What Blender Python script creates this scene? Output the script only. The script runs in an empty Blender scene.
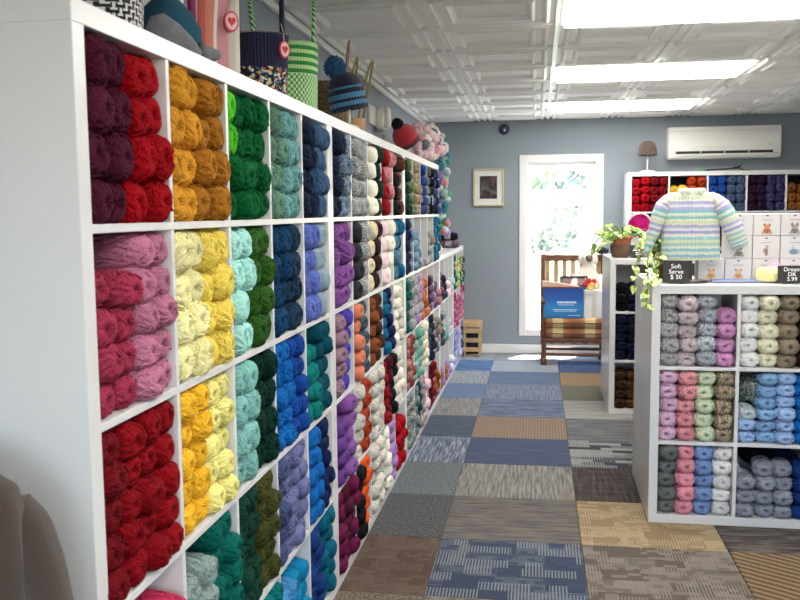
import bpy, bmesh, math, random
import numpy as np
from mathutils import Vector, Matrix

R = math.radians
rng = random.Random(11)
SC = bpy.context.scene
COL = SC.collection

# ------------------------------------------------------------------ camera
FPX, CAMX, CAMY, CAMZ, YAW, PIT, ROLL = 882.13, 0.75836, -1.38594, 1.45921, -0.155407, -0.098773, -0.009697
_fw = Vector((math.sin(YAW)*math.cos(PIT), math.cos(YAW)*math.cos(PIT), math.sin(PIT)))
_rt = Vector((math.cos(YAW), -math.sin(YAW), 0)); _up = _rt.cross(_fw)
_r2 = _rt*math.cos(ROLL) + _up*math.sin(ROLL); _u2 = -_rt*math.sin(ROLL) + _up*math.cos(ROLL)
cam = bpy.data.cameras.new('camera'); camo = bpy.data.objects.new('camera', cam); COL.objects.link(camo)
cam.sensor_width = 36; cam.lens = FPX/800*36; cam.clip_start = .05; cam.clip_end = 200
M = Matrix.Identity(4)
for i in range(3):
    M[i][0], M[i][1], M[i][2] = _r2[i], _u2[i], -_fw[i]
M[0][3], M[1][3], M[2][3] = CAMX, CAMY, CAMZ
camo.matrix_world = M
cam.dof.use_dof = True; cam.dof.focus_distance = 3.9; cam.dof.aperture_fstop = 9.0
SC.camera = camo

# ------------------------------------------------------------------ world, sun, exposure
W = bpy.data.worlds.new('sky'); SC.world = W; W.use_nodes = True
nt = W.node_tree; bg = nt.nodes['Background']
sky = nt.nodes.new('ShaderNodeTexSky'); sky.sky_type = 'NISHITA'; sky.sun_disc = False
sky.sun_elevation = R(68); sky.sun_rotation = R(28); sky.air_density = 1.0; sky.dust_density = 0.8
nt.links.new(sky.outputs[0], bg.inputs[0]); bg.inputs[1].default_value = 1.05
sun = bpy.data.lights.new('sun', 'SUN'); suno = bpy.data.objects.new('sun', sun); COL.objects.link(suno)
sun.energy = 19; sun.angle = R(0.6); sun.color = (1, .96, .9)
_sd = Vector((-.47*math.cos(R(68)), -.88*math.cos(R(68)), -math.sin(R(68))))
suno.rotation_euler = _sd.to_track_quat('-Z', 'Y').to_euler(); suno.location = (3, 12, 12)
SC.view_settings.view_transform = 'Standard'; SC.view_settings.look = 'None'
SC.view_settings.exposure = 1.08; SC.view_settings.gamma = 1.0; SC.view_settings.use_curve_mapping = False
PANEL_EMIT = 8.2

# ------------------------------------------------------------------ helpers
def lin(c):
    if isinstance(c, str):
        c = tuple(int(c[i:i+2], 16)/255 for i in (0, 2, 4))
    return tuple((x/12.92 if x <= .04045 else ((x+.055)/1.055)**2.4) for x in c)

MATS = {}
def nmat(name):
    m = bpy.data.materials.new(name); m.use_nodes = True
    return m, m.node_tree, m.node_tree.nodes['Principled BSDF']

def mat(name, col, rough=.5, bump=0, bscale=60, metal=0, var=0, vscale=8, coat=0, trans=0, sheen=0):
    """plain procedural material with optional noise colour variation and noise bump"""
    if name in MATS: return MATS[name]
    m, t, b = nmat(name)
    c = lin(col)
    b.inputs['Base Color'].default_value = (*c, 1); b.inputs['Roughness'].default_value = rough
    b.inputs['Metallic'].default_value = metal
    if coat: b.inputs['Coat Weight'].default_value = coat
    if trans: b.inputs['Subsurface Weight'].default_value = trans
    if sheen: b.inputs['Sheen Weight'].default_value = sheen
    tc = t.nodes.new('ShaderNodeTexCoord')
    if var:
        n = t.nodes.new('ShaderNodeTexNoise'); n.inputs['Scale'].default_value = vscale; n.inputs['Detail'].default_value = 4
        t.links.new(tc.outputs['Object'], n.inputs['Vector'])
        r = t.nodes.new('ShaderNodeValToRGB')
        r.color_ramp.elements[0].position = .3; r.color_ramp.elements[1].position = .7
        r.color_ramp.elements[0].color = (*[x*(1-var) for x in c], 1); r.color_ramp.elements[1].color = (*[min(1, x*(1+var)) for x in c], 1)
        t.links.new(n.outputs['Fac'], r.inputs['Fac']); t.links.new(r.outputs['Color'], b.inputs['Base Color'])
    if bump:
        n = t.nodes.new('ShaderNodeTexNoise'); n.inputs['Scale'].default_value = bscale; n.inputs['Detail'].default_value = 3
        t.links.new(tc.outputs['Object'], n.inputs['Vector'])
        bp = t.nodes.new('ShaderNodeBump'); bp.inputs['Strength'].default_value = bump; bp.inputs['Distance'].default_value = .004
        t.links.new(n.outputs['Fac'], bp.inputs['Height']); t.links.new(bp.outputs[0], b.inputs['Normal'])
    MATS[name] = m
    return m

def emat(name, col, s):
    m, t, b = nmat(name)
    b.inputs['Base Color'].default_value = (*lin(col), 1)
    b.inputs['Emission Color'].default_value = (*lin(col), 1); b.inputs['Emission Strength'].default_value = s
    MATS[name] = m
    return m

def link(o, parent=None):
    COL.objects.link(o)
    if parent: o.parent = parent
    return o

def tag(o, label=None, cat=None, group=None, kind=None):
    if label: o['label'] = label
    if cat: o['category'] = cat
    if group: o['group'] = group
    if kind: o['kind'] = kind
    return o

def thing(name, label, cat, loc=(0, 0, 0), rz=0, group=None):
    o = bpy.data.objects.new(name, None); o.empty_display_size = .05
    COL.objects.link(o); o.location = loc; o.rotation_euler = (0, 0, rz)
    return tag(o, label, cat, group)

def pyobj(name, verts, faces, m, parent=None, smooth=False, uvs=None, loc=None, mats=None, midx=None):
    me = bpy.data.meshes.new(name); me.from_pydata([tuple(v) for v in verts], [], faces)
    if uvs is not None:
        ul = me.uv_layers.new(name='UVMap')
        li = np.empty(len(me.loops), dtype=np.int32); me.loops.foreach_get('vertex_index', li)
        ul.data.foreach_set('uv', np.asarray(uvs, dtype=np.float32)[li].ravel())
    for mm in (mats or [m]): me.materials.append(mm)
    if midx is not None: me.polygons.foreach_set('material_index', np.asarray(midx, dtype=np.int32))
    if smooth: me.polygons.foreach_set('use_smooth', [True]*len(me.polygons))
    me.update()
    o = bpy.data.objects.new(name, me)
    if loc: o.location = loc
    return link(o, parent)

class MB:
    """collects primitives for ONE mesh"""
    def __init__(s): s.v, s.f, s.uv = [], [], []
    def add(s, v, f, uv=None):
        n = len(s.v); s.v += [tuple(x) for x in v]; s.f += [tuple(i+n for i in q) for q in f]
        s.uv += [tuple(x) for x in uv] if uv is not None else [(0, 0)]*len(v)
        return s
    def box(s, lo, hi, b=0.0):
        x0, y0, z0 = lo; x1, y1, z1 = hi
        b = min(b, (x1-x0)*.45, (y1-y0)*.45, (z1-z0)*.45)
        if b <= 0:
            v = [(x0,y0,z0),(x1,y0,z0),(x1,y1,z0),(x0,y1,z0),(x0,y0,z1),(x1,y0,z1),(x1,y1,z1),(x0,y1,z1)]
            return s.add(v, [(0,3,2,1),(4,5,6,7),(0,1,5,4),(1,2,6,5),(2,3,7,6),(3,0,4,7)])
        bm = bmesh.new(); bmesh.ops.create_cube(bm, size=1)
        for q in bm.verts:
            q.co = Vector((x0 if q.co.x < 0 else x1, y0 if q.co.y < 0 else y1, z0 if q.co.z < 0 else z1))
        bmesh.ops.bevel(bm, geom=list(bm.edges), offset=b, segments=1 if b < .006 else 3, affect='EDGES', profile=.5)
        bm.verts.index_update()
        v = [q.co[:] for q in bm.verts]; f = [[q.index for q in p.verts] for p in bm.faces]; bm.free()
        return s.add(v, f)
    def loft(s, rings, cap0=True, cap1=True, closed=True):
        """rings: list of equal-length point lists"""
        n = len(rings[0]); v = []; f = []; uv = []
        for i, r in enumerate(rings):
            for j, p in enumerate(r):
                v.append(p); uv.append((j/n, i/max(1, len(rings)-1)))
        for i in range(len(rings)-1):
            for j in range(n if closed else n-1):
                k = (j+1) % n
                f.append((i*n+j, i*n+k, (i+1)*n+k, (i+1)*n+j))
        if cap0: f.append(tuple(range(n-1, -1, -1)))
        if cap1: f.append(tuple((len(rings)-1)*n+j for j in range(n)))
        return s.add(v, f, uv)
    def lathe(s, prof, c=(0, 0, 0), n=20, cap0=True, cap1=True):
        return s.loft([[(c[0]+r*math.cos(2*math.pi*j/n), c[1]+r*math.sin(2*math.pi*j/n), c[2]+z) for j in range(n)] for r, z in prof], cap0, cap1)
    def tube(s, pts, r, n=6, closed=False, caps=True):
        pts = [Vector(p) for p in pts]; m = len(pts); rings = []
        rr = r if isinstance(r, (list, tuple)) else [r]*m
        a = None
        for i, p in enumerate(pts):
            if closed: d = pts[(i+1) % m]-pts[i-1]
            else: d = pts[min(i+1, m-1)]-pts[max(i-1, 0)]
            d.normalize()
            if a is None: a = d.orthogonal().normalized()
            else:
                a = a-d*a.dot(d)
                a = a.normalized() if a.length > 1e-6 else d.orthogonal().normalized()
            b = d.cross(a)
            rings.append([p+(a*math.cos(2*math.pi*j/n)+b*math.sin(2*math.pi*j/n))*rr[i] for j in range(n)])
        if closed: rings.append(rings[0]); caps = False
        return s.loft(rings, caps, caps)
    def ell(s, c, rx, ry, rz, nu=14, nv=9):
        pr = []
        for i in range(nv+1):
            a = -math.pi/2+math.pi*i/nv; a = max(min(a, 1.56), -1.56)
            pr.append([(c[0]+rx*math.cos(a)*math.cos(2*math.pi*j/nu), c[1]+ry*math.cos(a)*math.sin(2*math.pi*j/nu), c[2]+rz*math.sin(a)) for j in range(nu)])
        return s.loft(pr)
    def prism(s, pts, y0, y1):
        """outline in x,z extruded along y"""
        n = len(pts)
        v = [(x, y0, z) for x, z in pts]+[(x, y1, z) for x, z in pts]
        f = [tuple(range(n)), tuple(range(2*n-1, n-1, -1))]+[(i, i+n, (i+1) % n+n, (i+1) % n) for i in range(n)]
        return s.add(v, f)
    def build(s, name, m, parent=None, smooth=False, loc=None):
        return pyobj(name, s.v, s.f, m, parent, smooth, s.uv, loc)

def box(name, lo, hi, m, parent=None, b=.0):
    return MB().box(lo, hi, b).build(name, m, parent)

def text(name, s, size, loc, rot, m, parent=None):
    cu = bpy.data.curves.new(name, 'FONT'); cu.body = s; cu.size = size; cu.align_x = 'CENTER'; cu.align_y = 'CENTER'; cu.extrude = .0006; cu.space_line = .85
    to = bpy.data.objects.new(name, cu); COL.objects.link(to)
    dg = bpy.context.evaluated_depsgraph_get(); me = bpy.data.meshes.new_from_object(to.evaluated_get(dg))
    bpy.data.objects.remove(to); me.materials.clear(); me.materials.append(m)
    o = bpy.data.objects.new(name, me); o.location = loc; o.rotation_euler = rot
    return link(o, parent)

def project(p):
    d = Vector(p)-Vector((CAMX, CAMY, CAMZ)); z = d.dot(_fw)
    return 400+FPX*d.dot(_r2)/z, 300-FPX*d.dot(_u2)/z, z

def superring(w, d, z, n=24, e=3.0, cx=0, cy=0):
    out = []
    for j in range(n):
        a = 2*math.pi*j/n; c, s_ = math.cos(a), math.sin(a)
        out.append((cx+w/2*math.copysign(abs(c)**(2/e), c), cy+d/2*math.copysign(abs(s_)**(2/e), s_), z))
    return out

# node material helper for patterns ----------------------------------------------------------
class NT:
    def __init__(s, name, rough=.9, sheen=0):
        s.m, s.t, s.b = nmat(name); s.b.inputs['Roughness'].default_value = rough
        if sheen: s.b.inputs['Sheen Weight'].default_value = sheen
        s.tc = s.t.nodes.new('ShaderNodeTexCoord'); MATS[name] = s.m
    def n(s, typ, **kw):
        q = s.t.nodes.new('ShaderNode'+typ)
        for k, v in kw.items(): setattr(q, k, v)
        return q
    def l(s, a, b): s.t.links.new(a, b)
    def val(s, sock, v): sock.default_value = v
    def mapping(s, src, scale=(1, 1, 1), rot=(0, 0, 0), loc=(0, 0, 0)):
        q = s.n('Mapping'); q.inputs['Scale'].default_value = scale; q.inputs['Rotation'].default_value = rot; q.inputs['Location'].default_value = loc
        s.l(s.tc.outputs[src] if isinstance(src, str) else src, q.inputs['Vector']); return q.outputs[0]
    def noise(s, vec, scale, detail=3, rough=.5):
        q = s.n('TexNoise'); q.inputs['Scale'].default_value = scale; q.inputs['Detail'].default_value = detail; q.inputs['Roughness'].default_value = rough
        s.l(vec, q.inputs['Vector']); return q.outputs['Fac']
    def wave(s, vec, scale, dist=0, d='X', prof='SIN', dscale=1):
        q = s.n('TexWave', wave_type='BANDS', bands_direction=d, wave_profile=prof)
        q.inputs['Scale'].default_value = scale; q.inputs['Distortion'].default_value = dist; q.inputs['Detail Scale'].default_value = dscale; q.inputs['Detail'].default_value = 2
        s.l(vec, q.inputs['Vector']); return q.outputs['Fac']
    def math(s, op, a, b=0, c=None):
        q = s.n('Math', operation=op)
        for i, x in enumerate((a, b) if c is None else (a, b, c)):
            if hasattr(x, 'is_linked'): s.l(x, q.inputs[i])
            else: q.inputs[i].default_value = x
        return q.outputs[0]
    def mix(s, f, a, b):
        q = s.n('Mix', data_type='RGBA')
        for k, x in (('A', a), ('B', b)):
            i = [z for z in q.inputs if z.name == k and z.type == 'RGBA'][0]
            if hasattr(x, 'is_linked'): s.l(x, i)
            else: i.default_value = (*lin(x), 1)
        fi = q.inputs[0]
        if hasattr(f, 'is_linked'): s.l(f, fi)
        else: fi.default_value = f
        return [z for z in q.outputs if z.type == 'RGBA'][0]
    def ramp(s, f, stops, interp='LINEAR'):
        q = s.n('ValToRGB'); cr = q.color_ramp; cr.interpolation = interp
        while len(cr.elements) < len(stops): cr.elements.new(.5)
        for e, (p, c) in zip(cr.elements, stops): e.position = p; e.color = (*lin(c), 1)
        s.l(f, q.inputs['Fac']); return q.outputs['Color']
    def sep(s, vec):
        q = s.n('SeparateXYZ'); s.l(vec, q.inputs[0]); return q.outputs
    def color(s, c): s.l(c, s.b.inputs['Base Color']); return s
    def bump(s, h, st=.5, d=.003):
        q = s.n('Bump'); q.inputs['Strength'].default_value = st; q.inputs['Distance'].default_value = d
        s.l(h, q.inputs['Height']); s.l(q.outputs[0], s.b.inputs['Normal']); return s

# ------------------------------------------------------------------ base materials
WHITE = mat('white_laminate', 'd8d6d5', .32, bump=.02, bscale=30)
TRIMW = mat('white_trim_paint', 'e6e6e4', .4)
WALL = mat('blue_grey_wall_paint', '8b949c', .75, bump=.05, bscale=250, var=.02, vscale=2)
CEIL = mat('ceiling_tile_white', 'f7f5f0', .6, bump=.03, bscale=200)
TBAR = mat('ceiling_grid_white', 'efefe9', .4)
BLACK = mat('black_plastic', '141416', .45)
STEEL = mat('brushed_metal', 'a8a8aa', .35, metal=1)
SLATE = mat('chalkboard', '2c2a29', .8, var=.15, vscale=20)
CHALK = mat('chalk_white', 'f4f2ee', .9)
WOOD = mat('dark_turned_wood', '6a3f28', .45, var=.25, vscale=12)
PALEWOOD = mat('pale_pine_wood', 'c9a87a', .6, var=.15, vscale=15)
GLASS, _t, _b = nmat('window_glass')
_o = _t.nodes['Material Output']; _tr = _t.nodes.new('ShaderNodeBsdfTransparent'); _gl = _t.nodes.new('ShaderNodeBsdfGlossy'); _mx = _t.nodes.new('ShaderNodeMixShader')
_gl.inputs['Roughness'].default_value = .02; _mx.inputs[0].default_value = .05
_t.links.new(_tr.outputs[0], _mx.inputs[1]); _t.links.new(_gl.outputs[0], _mx.inputs[2]); _t.links.new(_mx.outputs[0], _o.inputs['Surface'])

# ------------------------------------------------------------------ room shell
XL, XR, YB, YF, ZC = -.40, 4.30, 7.72, -3.60, 2.38
def wall_x(name, y0, y1, x0, x1, z0, z1, holes):
    """wall running along x between y0,y1 with rectangular holes (xa,xb,za,zb)"""
    mb = MB(); xs = sorted({x0, x1, *[h[0] for h in holes], *[h[1] for h in holes]})
    for a, b in zip(xs, xs[1:]):
        cut = [h for h in holes if h[0] <= a and h[1] >= b]
        if not cut: mb.box((a, y0, z0), (b, y1, z1))
        else:
            mb.box((a, y0, z0), (b, y1, cut[0][2])); mb.box((a, y0, cut[0][3]), (b, y1, z1))
    return tag(mb.build(name, WALL), kind='structure')

floor = tag(box('floor', (XL-.2, YF-.2, -.12), (XR+.2, YB+.2, -.008), mat('floor_screed', '55524e', .9)), kind='structure')
WINX0, WINX1, WINZ0, WINZ1 = .640, 1.335, .255, 1.955
wall_x('wall_back', YB, YB+.11, XL-.2, XR+.2, -.01, ZC+.2, [(WINX0, WINX1, WINZ0, WINZ1)])
FW = [(-.1, 1.8, .75, 2.0), (2.6, 3.6, .75, 2.0)]
wall_x('wall_front', YF-.16, YF, XL-.2, XR+.2, -.01, ZC+.2, FW)
tag(box('wall_left', (XL-.16, YF, -.01), (XL, YB, ZC+.2), WALL), kind='structure')
tag(box('wall_right', (XR, YF, -.01), (XR+.16, YB, ZC+.2), WALL), kind='structure')
tag(box('baseboard_back', (XL+.42, YB-.018, 0), (XR, YB, .095), TRIMW, b=.004), kind='structure')
tag(box('baseboard_right', (XR-.018, YF, 0), (XR, YB-.02, .095), TRIMW, b=.004), kind='structure')
tag(box('trim_1', (XL, YF, ZC-.035), (XL+.025, YB, ZC), TBAR, b=.004), kind='structure')

def window(name, x0, x1, z0, z1, yin, yout, s):
    """s=+1: outside lies towards +y"""
    w = bpy.data.objects.new(name, None); COL.objects.link(w); w.location = ((x0+x1)/2, yin, z0); tag(w, kind='structure')
    cx = (x0+x1)/2
    def P(n, a, b_, c, d, ya, yb, m=TRIMW, b=.004):
        lo = (a-cx, min(ya, yb)-yin, c-z0); hi = (b_-cx, max(ya, yb)-yin, d-z0)
        return box(n, lo, hi, m, w, b)
    t = .07; yi = yin-s*.018
    P('casing', x0-t, x0+.004, z0-t, z1+t, yi, yin); P('casing', x1-.004, x1+t, z0-t, z1+t, yi, yin)
    P('casing', x0+.004, x1-.004, z1, z1+t, yi, yin); P('casing', x0+.004, x1-.004, z0-t, z0, yi, yin)
    ya, yb = yin+s*.05, yin+s*.10; f = .05
    P('sash_rail', x0, x0+f, z0, z1, ya, yb); P('sash_rail', x1-f, x1, z0, z1, ya, yb)
    P('sash_rail', x0+f, x1-f, z1-f, z1, ya, yb); P('sash_rail', x0+f, x1-f, z0, z0+f, ya, yb)
    P('jamb_liner', x0, x0+.008, z0, z1, yin, ya); P('jamb_liner', x1-.008, x1, z0, z1, yin, ya)
    P('jamb_liner', x0+.008, x1-.008, z1-.008, z1, yin, ya); P('jamb_liner', x0+.008, x1-.008, z0, z0+.008, yin, ya)
    ym = (ya+yb)/2
    P('pane', x0+f-.005, x1-f+.005, z0+f-.005, z1-f+.005, ym-.003, ym+.003, GLASS, 0)
    return w
window('window_1', WINX0, WINX1, WINZ0, WINZ1, YB, YB+.11, 1)
for k, h in enumerate(FW): window('window_%d' % (k+2), h[0], h[1], h[2], h[3], YF, YF-.16, -1)

# ------------------------------------------------------------------ ceiling
ceiling = tag(box('ceiling', (XL-.2, YF-.2, ZC+.06), (XR+.2, YB+.2, ZC+.16), CEIL), kind='structure')
TP = .63; CX0, CY0 = .85, 3.16
def ceil_tile_mesh():
    prof = [(0, .004), (.040, .004), (.046, -.010), (.056, -.014), (.066, -.010), (.074, .004), (.108, .004), (.115, -.010), (.125, -.014), (.135, -.010), (.143, .010), (.150, .012)]
    mb = MB(); h = TP/2
    rings = [[(-h+d, -h+d, z), (h-d, -h+d, z), (h-d, h-d, z), (-h+d, h-d, z)] for d, z in prof]
    mb.loft(rings, False, True)
    me = bpy.data.meshes.new('ceiling_tile'); me.from_pydata(mb.v, [], [tuple(reversed(f)) for f in mb.f]); me.materials.append(CEIL); return me
ctm = ceil_tile_mesh()
LIGHTS = []
ci0, ci1 = int(math.floor((XL-CX0)/TP)), int(math.ceil((XR-CX0)/TP)); cj0, cj1 = int(math.floor((YF-CY0)/TP)), int(math.ceil((YB-CY0)/TP))
def is_light(i, j): return (i in (0, 1) or i in (4, 5)) and (j-(-1)) % 3 == 0
for i in range(ci0, ci1):
    for j in range(cj0, cj1):
        if is_light(i, j): continue
        o = bpy.data.objects.new('ceiling_tile', ctm); o.location = (CX0+(i+.5)*TP, CY0+(j+.5)*TP, ZC+.006); link(o, ceiling)
for i in range(ci0, ci1+1):
    x = CX0+i*TP
    if XL < x < XR: box('grid_runner', (x-.013, YF, ZC-.004), (x+.013, YB, ZC+.03), TBAR, ceiling)
for j in range(cj0, cj1+1):
    y = CY0+j*TP
    if YF < y < YB: box('grid_crossbar', (XL, y-.009, ZC-.002), (XR, y+.009, ZC+.03), TBAR, ceiling)
DIFF = emat('light_diffuser', 'fffdf6', PANEL_EMIT)
pos_word = {5: 'nearest the back wall', 2: 'second from the back wall', -1: 'third from the back wall', -4: 'overhead near the camera', -7: 'behind the camera', -10: 'by the shopfront'}
for i, side in ((0, 'over the aisle'), (4, 'along the right wall')):
    for j in range(cj0, cj1):
        if (j+1) % 3: continue
        x0 = CX0+i*TP+.013; x1 = CX0+(i+2)*TP-.013; y0 = CY0+j*TP+.009; y1 = CY0+(j+1)*TP-.009
        if y0 < YF+.05 or x1 > XR+.3: continue
        x1 = min(x1, XR-.05)
        t = thing('ceiling_light', 'flat white ceiling light panel %s, %s' % (side, pos_word.get(j, 'in the ceiling grid')), 'ceiling light', ((x0+x1)/2, (y0+y1)/2, ZC), 0, 'ceiling light panels')
        w, d = (x1-x0)/2, (y1-y0)/2
        box('diffuser', (-w+.016, -d+.016, -.027), (w-.016, d-.016, .0), DIFF, t, .006)
        f = MB()
        for a in ((-w, -d, -w+.014, d), (w-.014, -d, w, d), (-w+.014, -d, w-.014, -d+.014), (-w+.014, d-.014, w-.014, d)): f.box((a[0], a[1], -.009), (a[2], a[3], .02))
        f.build('frame', TBAR, t)

# ------------------------------------------------------------------ carpet tiles
def carpet(name, kind, a, b, c=None):
    s = NT(name, .95)
    oi = s.n('ObjectInfo'); add = s.n('VectorMath', operation='ADD'); sc = s.n('VectorMath', operation='SCALE')
    cmb = s.n('CombineXYZ'); s.l(oi.outputs['Random'], cmb.inputs[0]); s.l(oi.outputs['Random'], cmb.inputs[1]); s.l(cmb.outputs[0], sc.inputs[0]); sc.inputs['Scale'].default_value = 7.3
    s.l(s.tc.outputs['Object'], add.inputs[0]); s.l(sc.outputs[0], add.inputs[1]); v = add.outputs[0]
    fine = s.noise(v, 260, 2)
    if kind == 'speckle':
        q = s.noise(v, 75, 3, .75); col = s.ramp(q, [(.36, a), (.5, b), (.64, c or b)])
    elif kind in ('hs', 'vs'):
        st = (5, 90, 1) if kind == 'hs' else (90, 5, 1)
        q = s.noise(s.mapping(v, st), 1.0, 4, .6); col = s.ramp(q, [(.36, a), (.5, b), (.66, c or b)])
    elif kind == 'stream':
        q = s.noise(s.mapping(v, (4, 26, 1)), 1.3, 5, .65); q2 = s.noise(s.mapping(v, (6, 110, 1)), 1, 2)
        col = s.ramp(s.math('ADD', s.math('MULTIPLY', q, .75), s.math('MULTIPLY', q2, .25)), [(.4, a), (.48, b), (.58, c or b)])
    elif kind == 'blocks':
        def bricks(w, h, off, fr):
            br = s.n('TexBrick', offset=off, offset_frequency=fr, squash=.6, squash_frequency=3); br.inputs['Scale'].default_value = 1; br.inputs['Brick Width'].default_value = w; br.inputs['Row Height'].default_value = h; br.inputs['Mortar Size'].default_value = 0
            br.inputs['Color1'].default_value = (0, 0, 0, 1); br.inputs['Color2'].default_value = (1, 1, 1, 1); s.l(v, br.inputs['Vector']); return br.outputs['Color']
        b1 = bricks(.115, .075, .37, 2); b2 = bricks(.052, .026, .43, 3); b3 = bricks(.20, .12, .61, 2)
        w1 = s.wave(v, 24, 0, 'X'); w2 = s.wave(v, 30, 0, 'Y')
        dash = s.math('MULTIPLY', s.math('GREATER_THAN', w1, .55), s.math('GREATER_THAN', b1, .58))
        dash2 = s.math('MULTIPLY', s.math('GREATER_THAN', w2, .6), s.math('MULTIPLY', s.math('GREATER_THAN', b3, .55), s.math('LESS_THAN', b2, .6)))
        base = s.mix(s.math('GREATER_THAN', s.math('ADD', s.math('MULTIPLY', b2, .6), s.math('MULTIPLY', b3, .5)), .62), a, b)
        col = s.mix(s.math('MULTIPLY', s.math('MAXIMUM', dash, s.math('MULTIPLY', dash2, .7)), .7), base, c or b)
    elif kind == 'checks':
        br = s.n('TexBrick', offset=.5); br.inputs['Scale'].default_value = 1; br.inputs['Brick Width'].default_value = .13; br.inputs['Row Height'].default_value = .055; br.inputs['Mortar Size'].default_value = 0
        br.inputs['Color1'].default_value = (0, 0, 0, 1); br.inputs['Color2'].default_value = (1, 1, 1, 1); s.l(v, br.inputs['Vector'])
        w1 = s.wave(v, 22, 0, 'X'); g = s.math('ADD', s.math('MULTIPLY', br.outputs['Color'], .8), s.math('MULTIPLY', w1, .2))
        col = s.ramp(g, [(.38, a), (.46, c), (.6, b)])
    elif kind == 'dots':
        w1 = s.wave(v, 16, 0, 'X'); w2 = s.wave(v, 16, 0, 'Y'); q = s.math('MULTIPLY', w1, w2); col = s.ramp(q, [(.1, a), (.5, b)])
    elif kind == 'diag':
        w1 = s.wave(s.mapping(v, rot=(0, 0, R(35))), 8, 1, 'Y'); q = s.noise(v, 90, 2); col = s.ramp(s.math('ADD', s.math('MULTIPLY', w1, .6), s.math('MULTIPLY', q, .4)), [(.3, a), (.5, b), (.75, c or b)])
    elif kind == 'weave':
        q = s.math('MULTIPLY', s.noise(s.mapping(v, (60, 4, 1)), 1, 3), s.noise(s.mapping(v, (4, 60, 1)), 1, 3)); col = s.ramp(q, [(.16, a), (.25, b), (.36, c or b)])
    colf = s.mix(.30, s.mix(s.math('MULTIPLY', fine, .5), col, s.mix(.6, col, '000000')), '1c1815')
    s.color(colf); s.bump(fine, .5, .004); return s.m
CP = {
 'brownblock': carpet('carpet_brown_blocks', 'blocks', '5e4434', '6f5a49', '7d6a58'), 'darkspeck': carpet('carpet_dark_speckle', 'speckle', '393838', '55565a', '83827f'),
 'tealspeck': carpet('carpet_teal_grey_speckle', 'speckle', '4d5a5f', '6f7c82', '9b9c96'), 'bluewhite': carpet('carpet_blue_white_stripe', 'vs', '4d586e', '79839a', 'c8ccd2'),
 'slate': carpet('carpet_slate_blue', 'hs', '3d465a', '4f5a70', '657188'), 'greystripe': carpet('carpet_light_grey_stripe', 'vs', '7e7c7c', '9e9a97', 'bab4ac'),
 'denim': carpet('carpet_denim', 'speckle', '5a7296', '7089ad', '93a7c2'), 'pale': carpet('carpet_pale_stripe', 'vs', '8d939c', 'aeb3b8', 'cac8c4'),
 'bluepat': carpet('carpet_bright_blue', 'stream', '2f5586', '4d7ab0', '86a8cd'), 'navyblock': carpet('carpet_navy_blocks', 'blocks', '33425f', '3d4c6a', 'a8aeae'),
 'mauve': carpet('carpet_mauve_streak', 'stream', '5b5657', '736e72', '8d806a'), 'beigestreak': carpet('carpet_beige_streak', 'vs', '6f6c6b', '98938e', 'bdb7ad'),
 'navy': carpet('carpet_navy_stripe', 'hs', '384360', '4a5677', '626d88'), 'peach': carpet('carpet_peach_dots', 'dots', '8d7563', 'b59a84'),
 'bluewave': carpet('carpet_blue_wave', 'stream', '48536e', '66728f', '8d99b2'), 'bluepale': carpet('carpet_pale_blue', 'vs', '6a7488', '8891a8', 'a6a9b4'),
 'denim2': carpet('carpet_grey_denim', 'hs', '566b8b', '6b7f9f', '8093b0'), 'palegrey': carpet('carpet_pale_grey', 'hs', 'a3abb4', 'b9c0c7', 'cccdcd'),
 'greyblock': carpet('carpet_grey_brown_squares', 'blocks', '6b6056', '90857a', 'aaa094'), 'gold': carpet('carpet_gold_blocks', 'blocks', 'a88c68', 'c4a982', 'd4bd98'),
 'brownweave': carpet('carpet_dark_brown_weave', 'weave', '2f2524', '4a3d39', '6b5c54'), 'checks': carpet('carpet_black_white_check', 'checks', '2e3340', 'a9a8a4', '6e7179'),
 'greystream': carpet('carpet_grey_streak', 'stream', '55565c', '6d6e74', '8a8781'), 'beige': carpet('carpet_light_beige', 'stream', '98928c', 'aaa6a0', 'bcb7ae'),
 'olive': carpet('carpet_olive', 'hs', '65654f', '77765f', '88856e'), 'tan': carpet('carpet_tan', 'hs', '9a7a58', 'ab8a67', 'bb9a78'),
 'blue': carpet('carpet_blue', 'vs', '34507f', '466394', '5d7aa8'), 'tandiag': carpet('carpet_tan_diagonal', 'diag', '654d38', '8a6c4c', 'ad9068'),
 'darkwood': carpet('carpet_dark_streak', 'stream', '393232', '504847', '857a72'), 'tanspeck': carpet('carpet_tan_speckle', 'speckle', '463d33', '7c6d5a', 'b09e82')}
CPX, CPY = .620, .602; CX, CY = .335, 1.84
GRID = {-1: ['tanspeck', 'brownblock', 'darkspeck', 'tealspeck', 'bluewhite', 'slate', 'greystripe', 'denim', 'pale', 'bluepat', 'palegrey'],
        0: ['greyblock', 'navyblock', 'mauve', 'beigestreak', 'navy', 'peach', 'bluewave', 'bluepale', 'denim2', 'palegrey', 'pale'],
        1: ['tan', 'greyblock', 'gold', 'brownweave', 'checks', 'greystream', 'beige', 'olive', 'tan', 'blue', 'palegrey'],
        2: ['brownblock', 'tandiag', 'darkwood', 'beige', 'slate', 'gold', 'tanspeck', 'denim', 'greystripe', 'navy', 'beige']}
def tile_mesh():
    mb = MB().box((-CPX/2+.0015, -CPY/2+.0015, -.008), (CPX/2-.0015, CPY/2-.0015, 0), .0025); me = bpy.data.meshes.new('carpet_tile'); me.from_pydata(mb.v, [], mb.f); me.materials.append(None); return me
tmesh = tile_mesh(); keys = list(CP)
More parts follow.
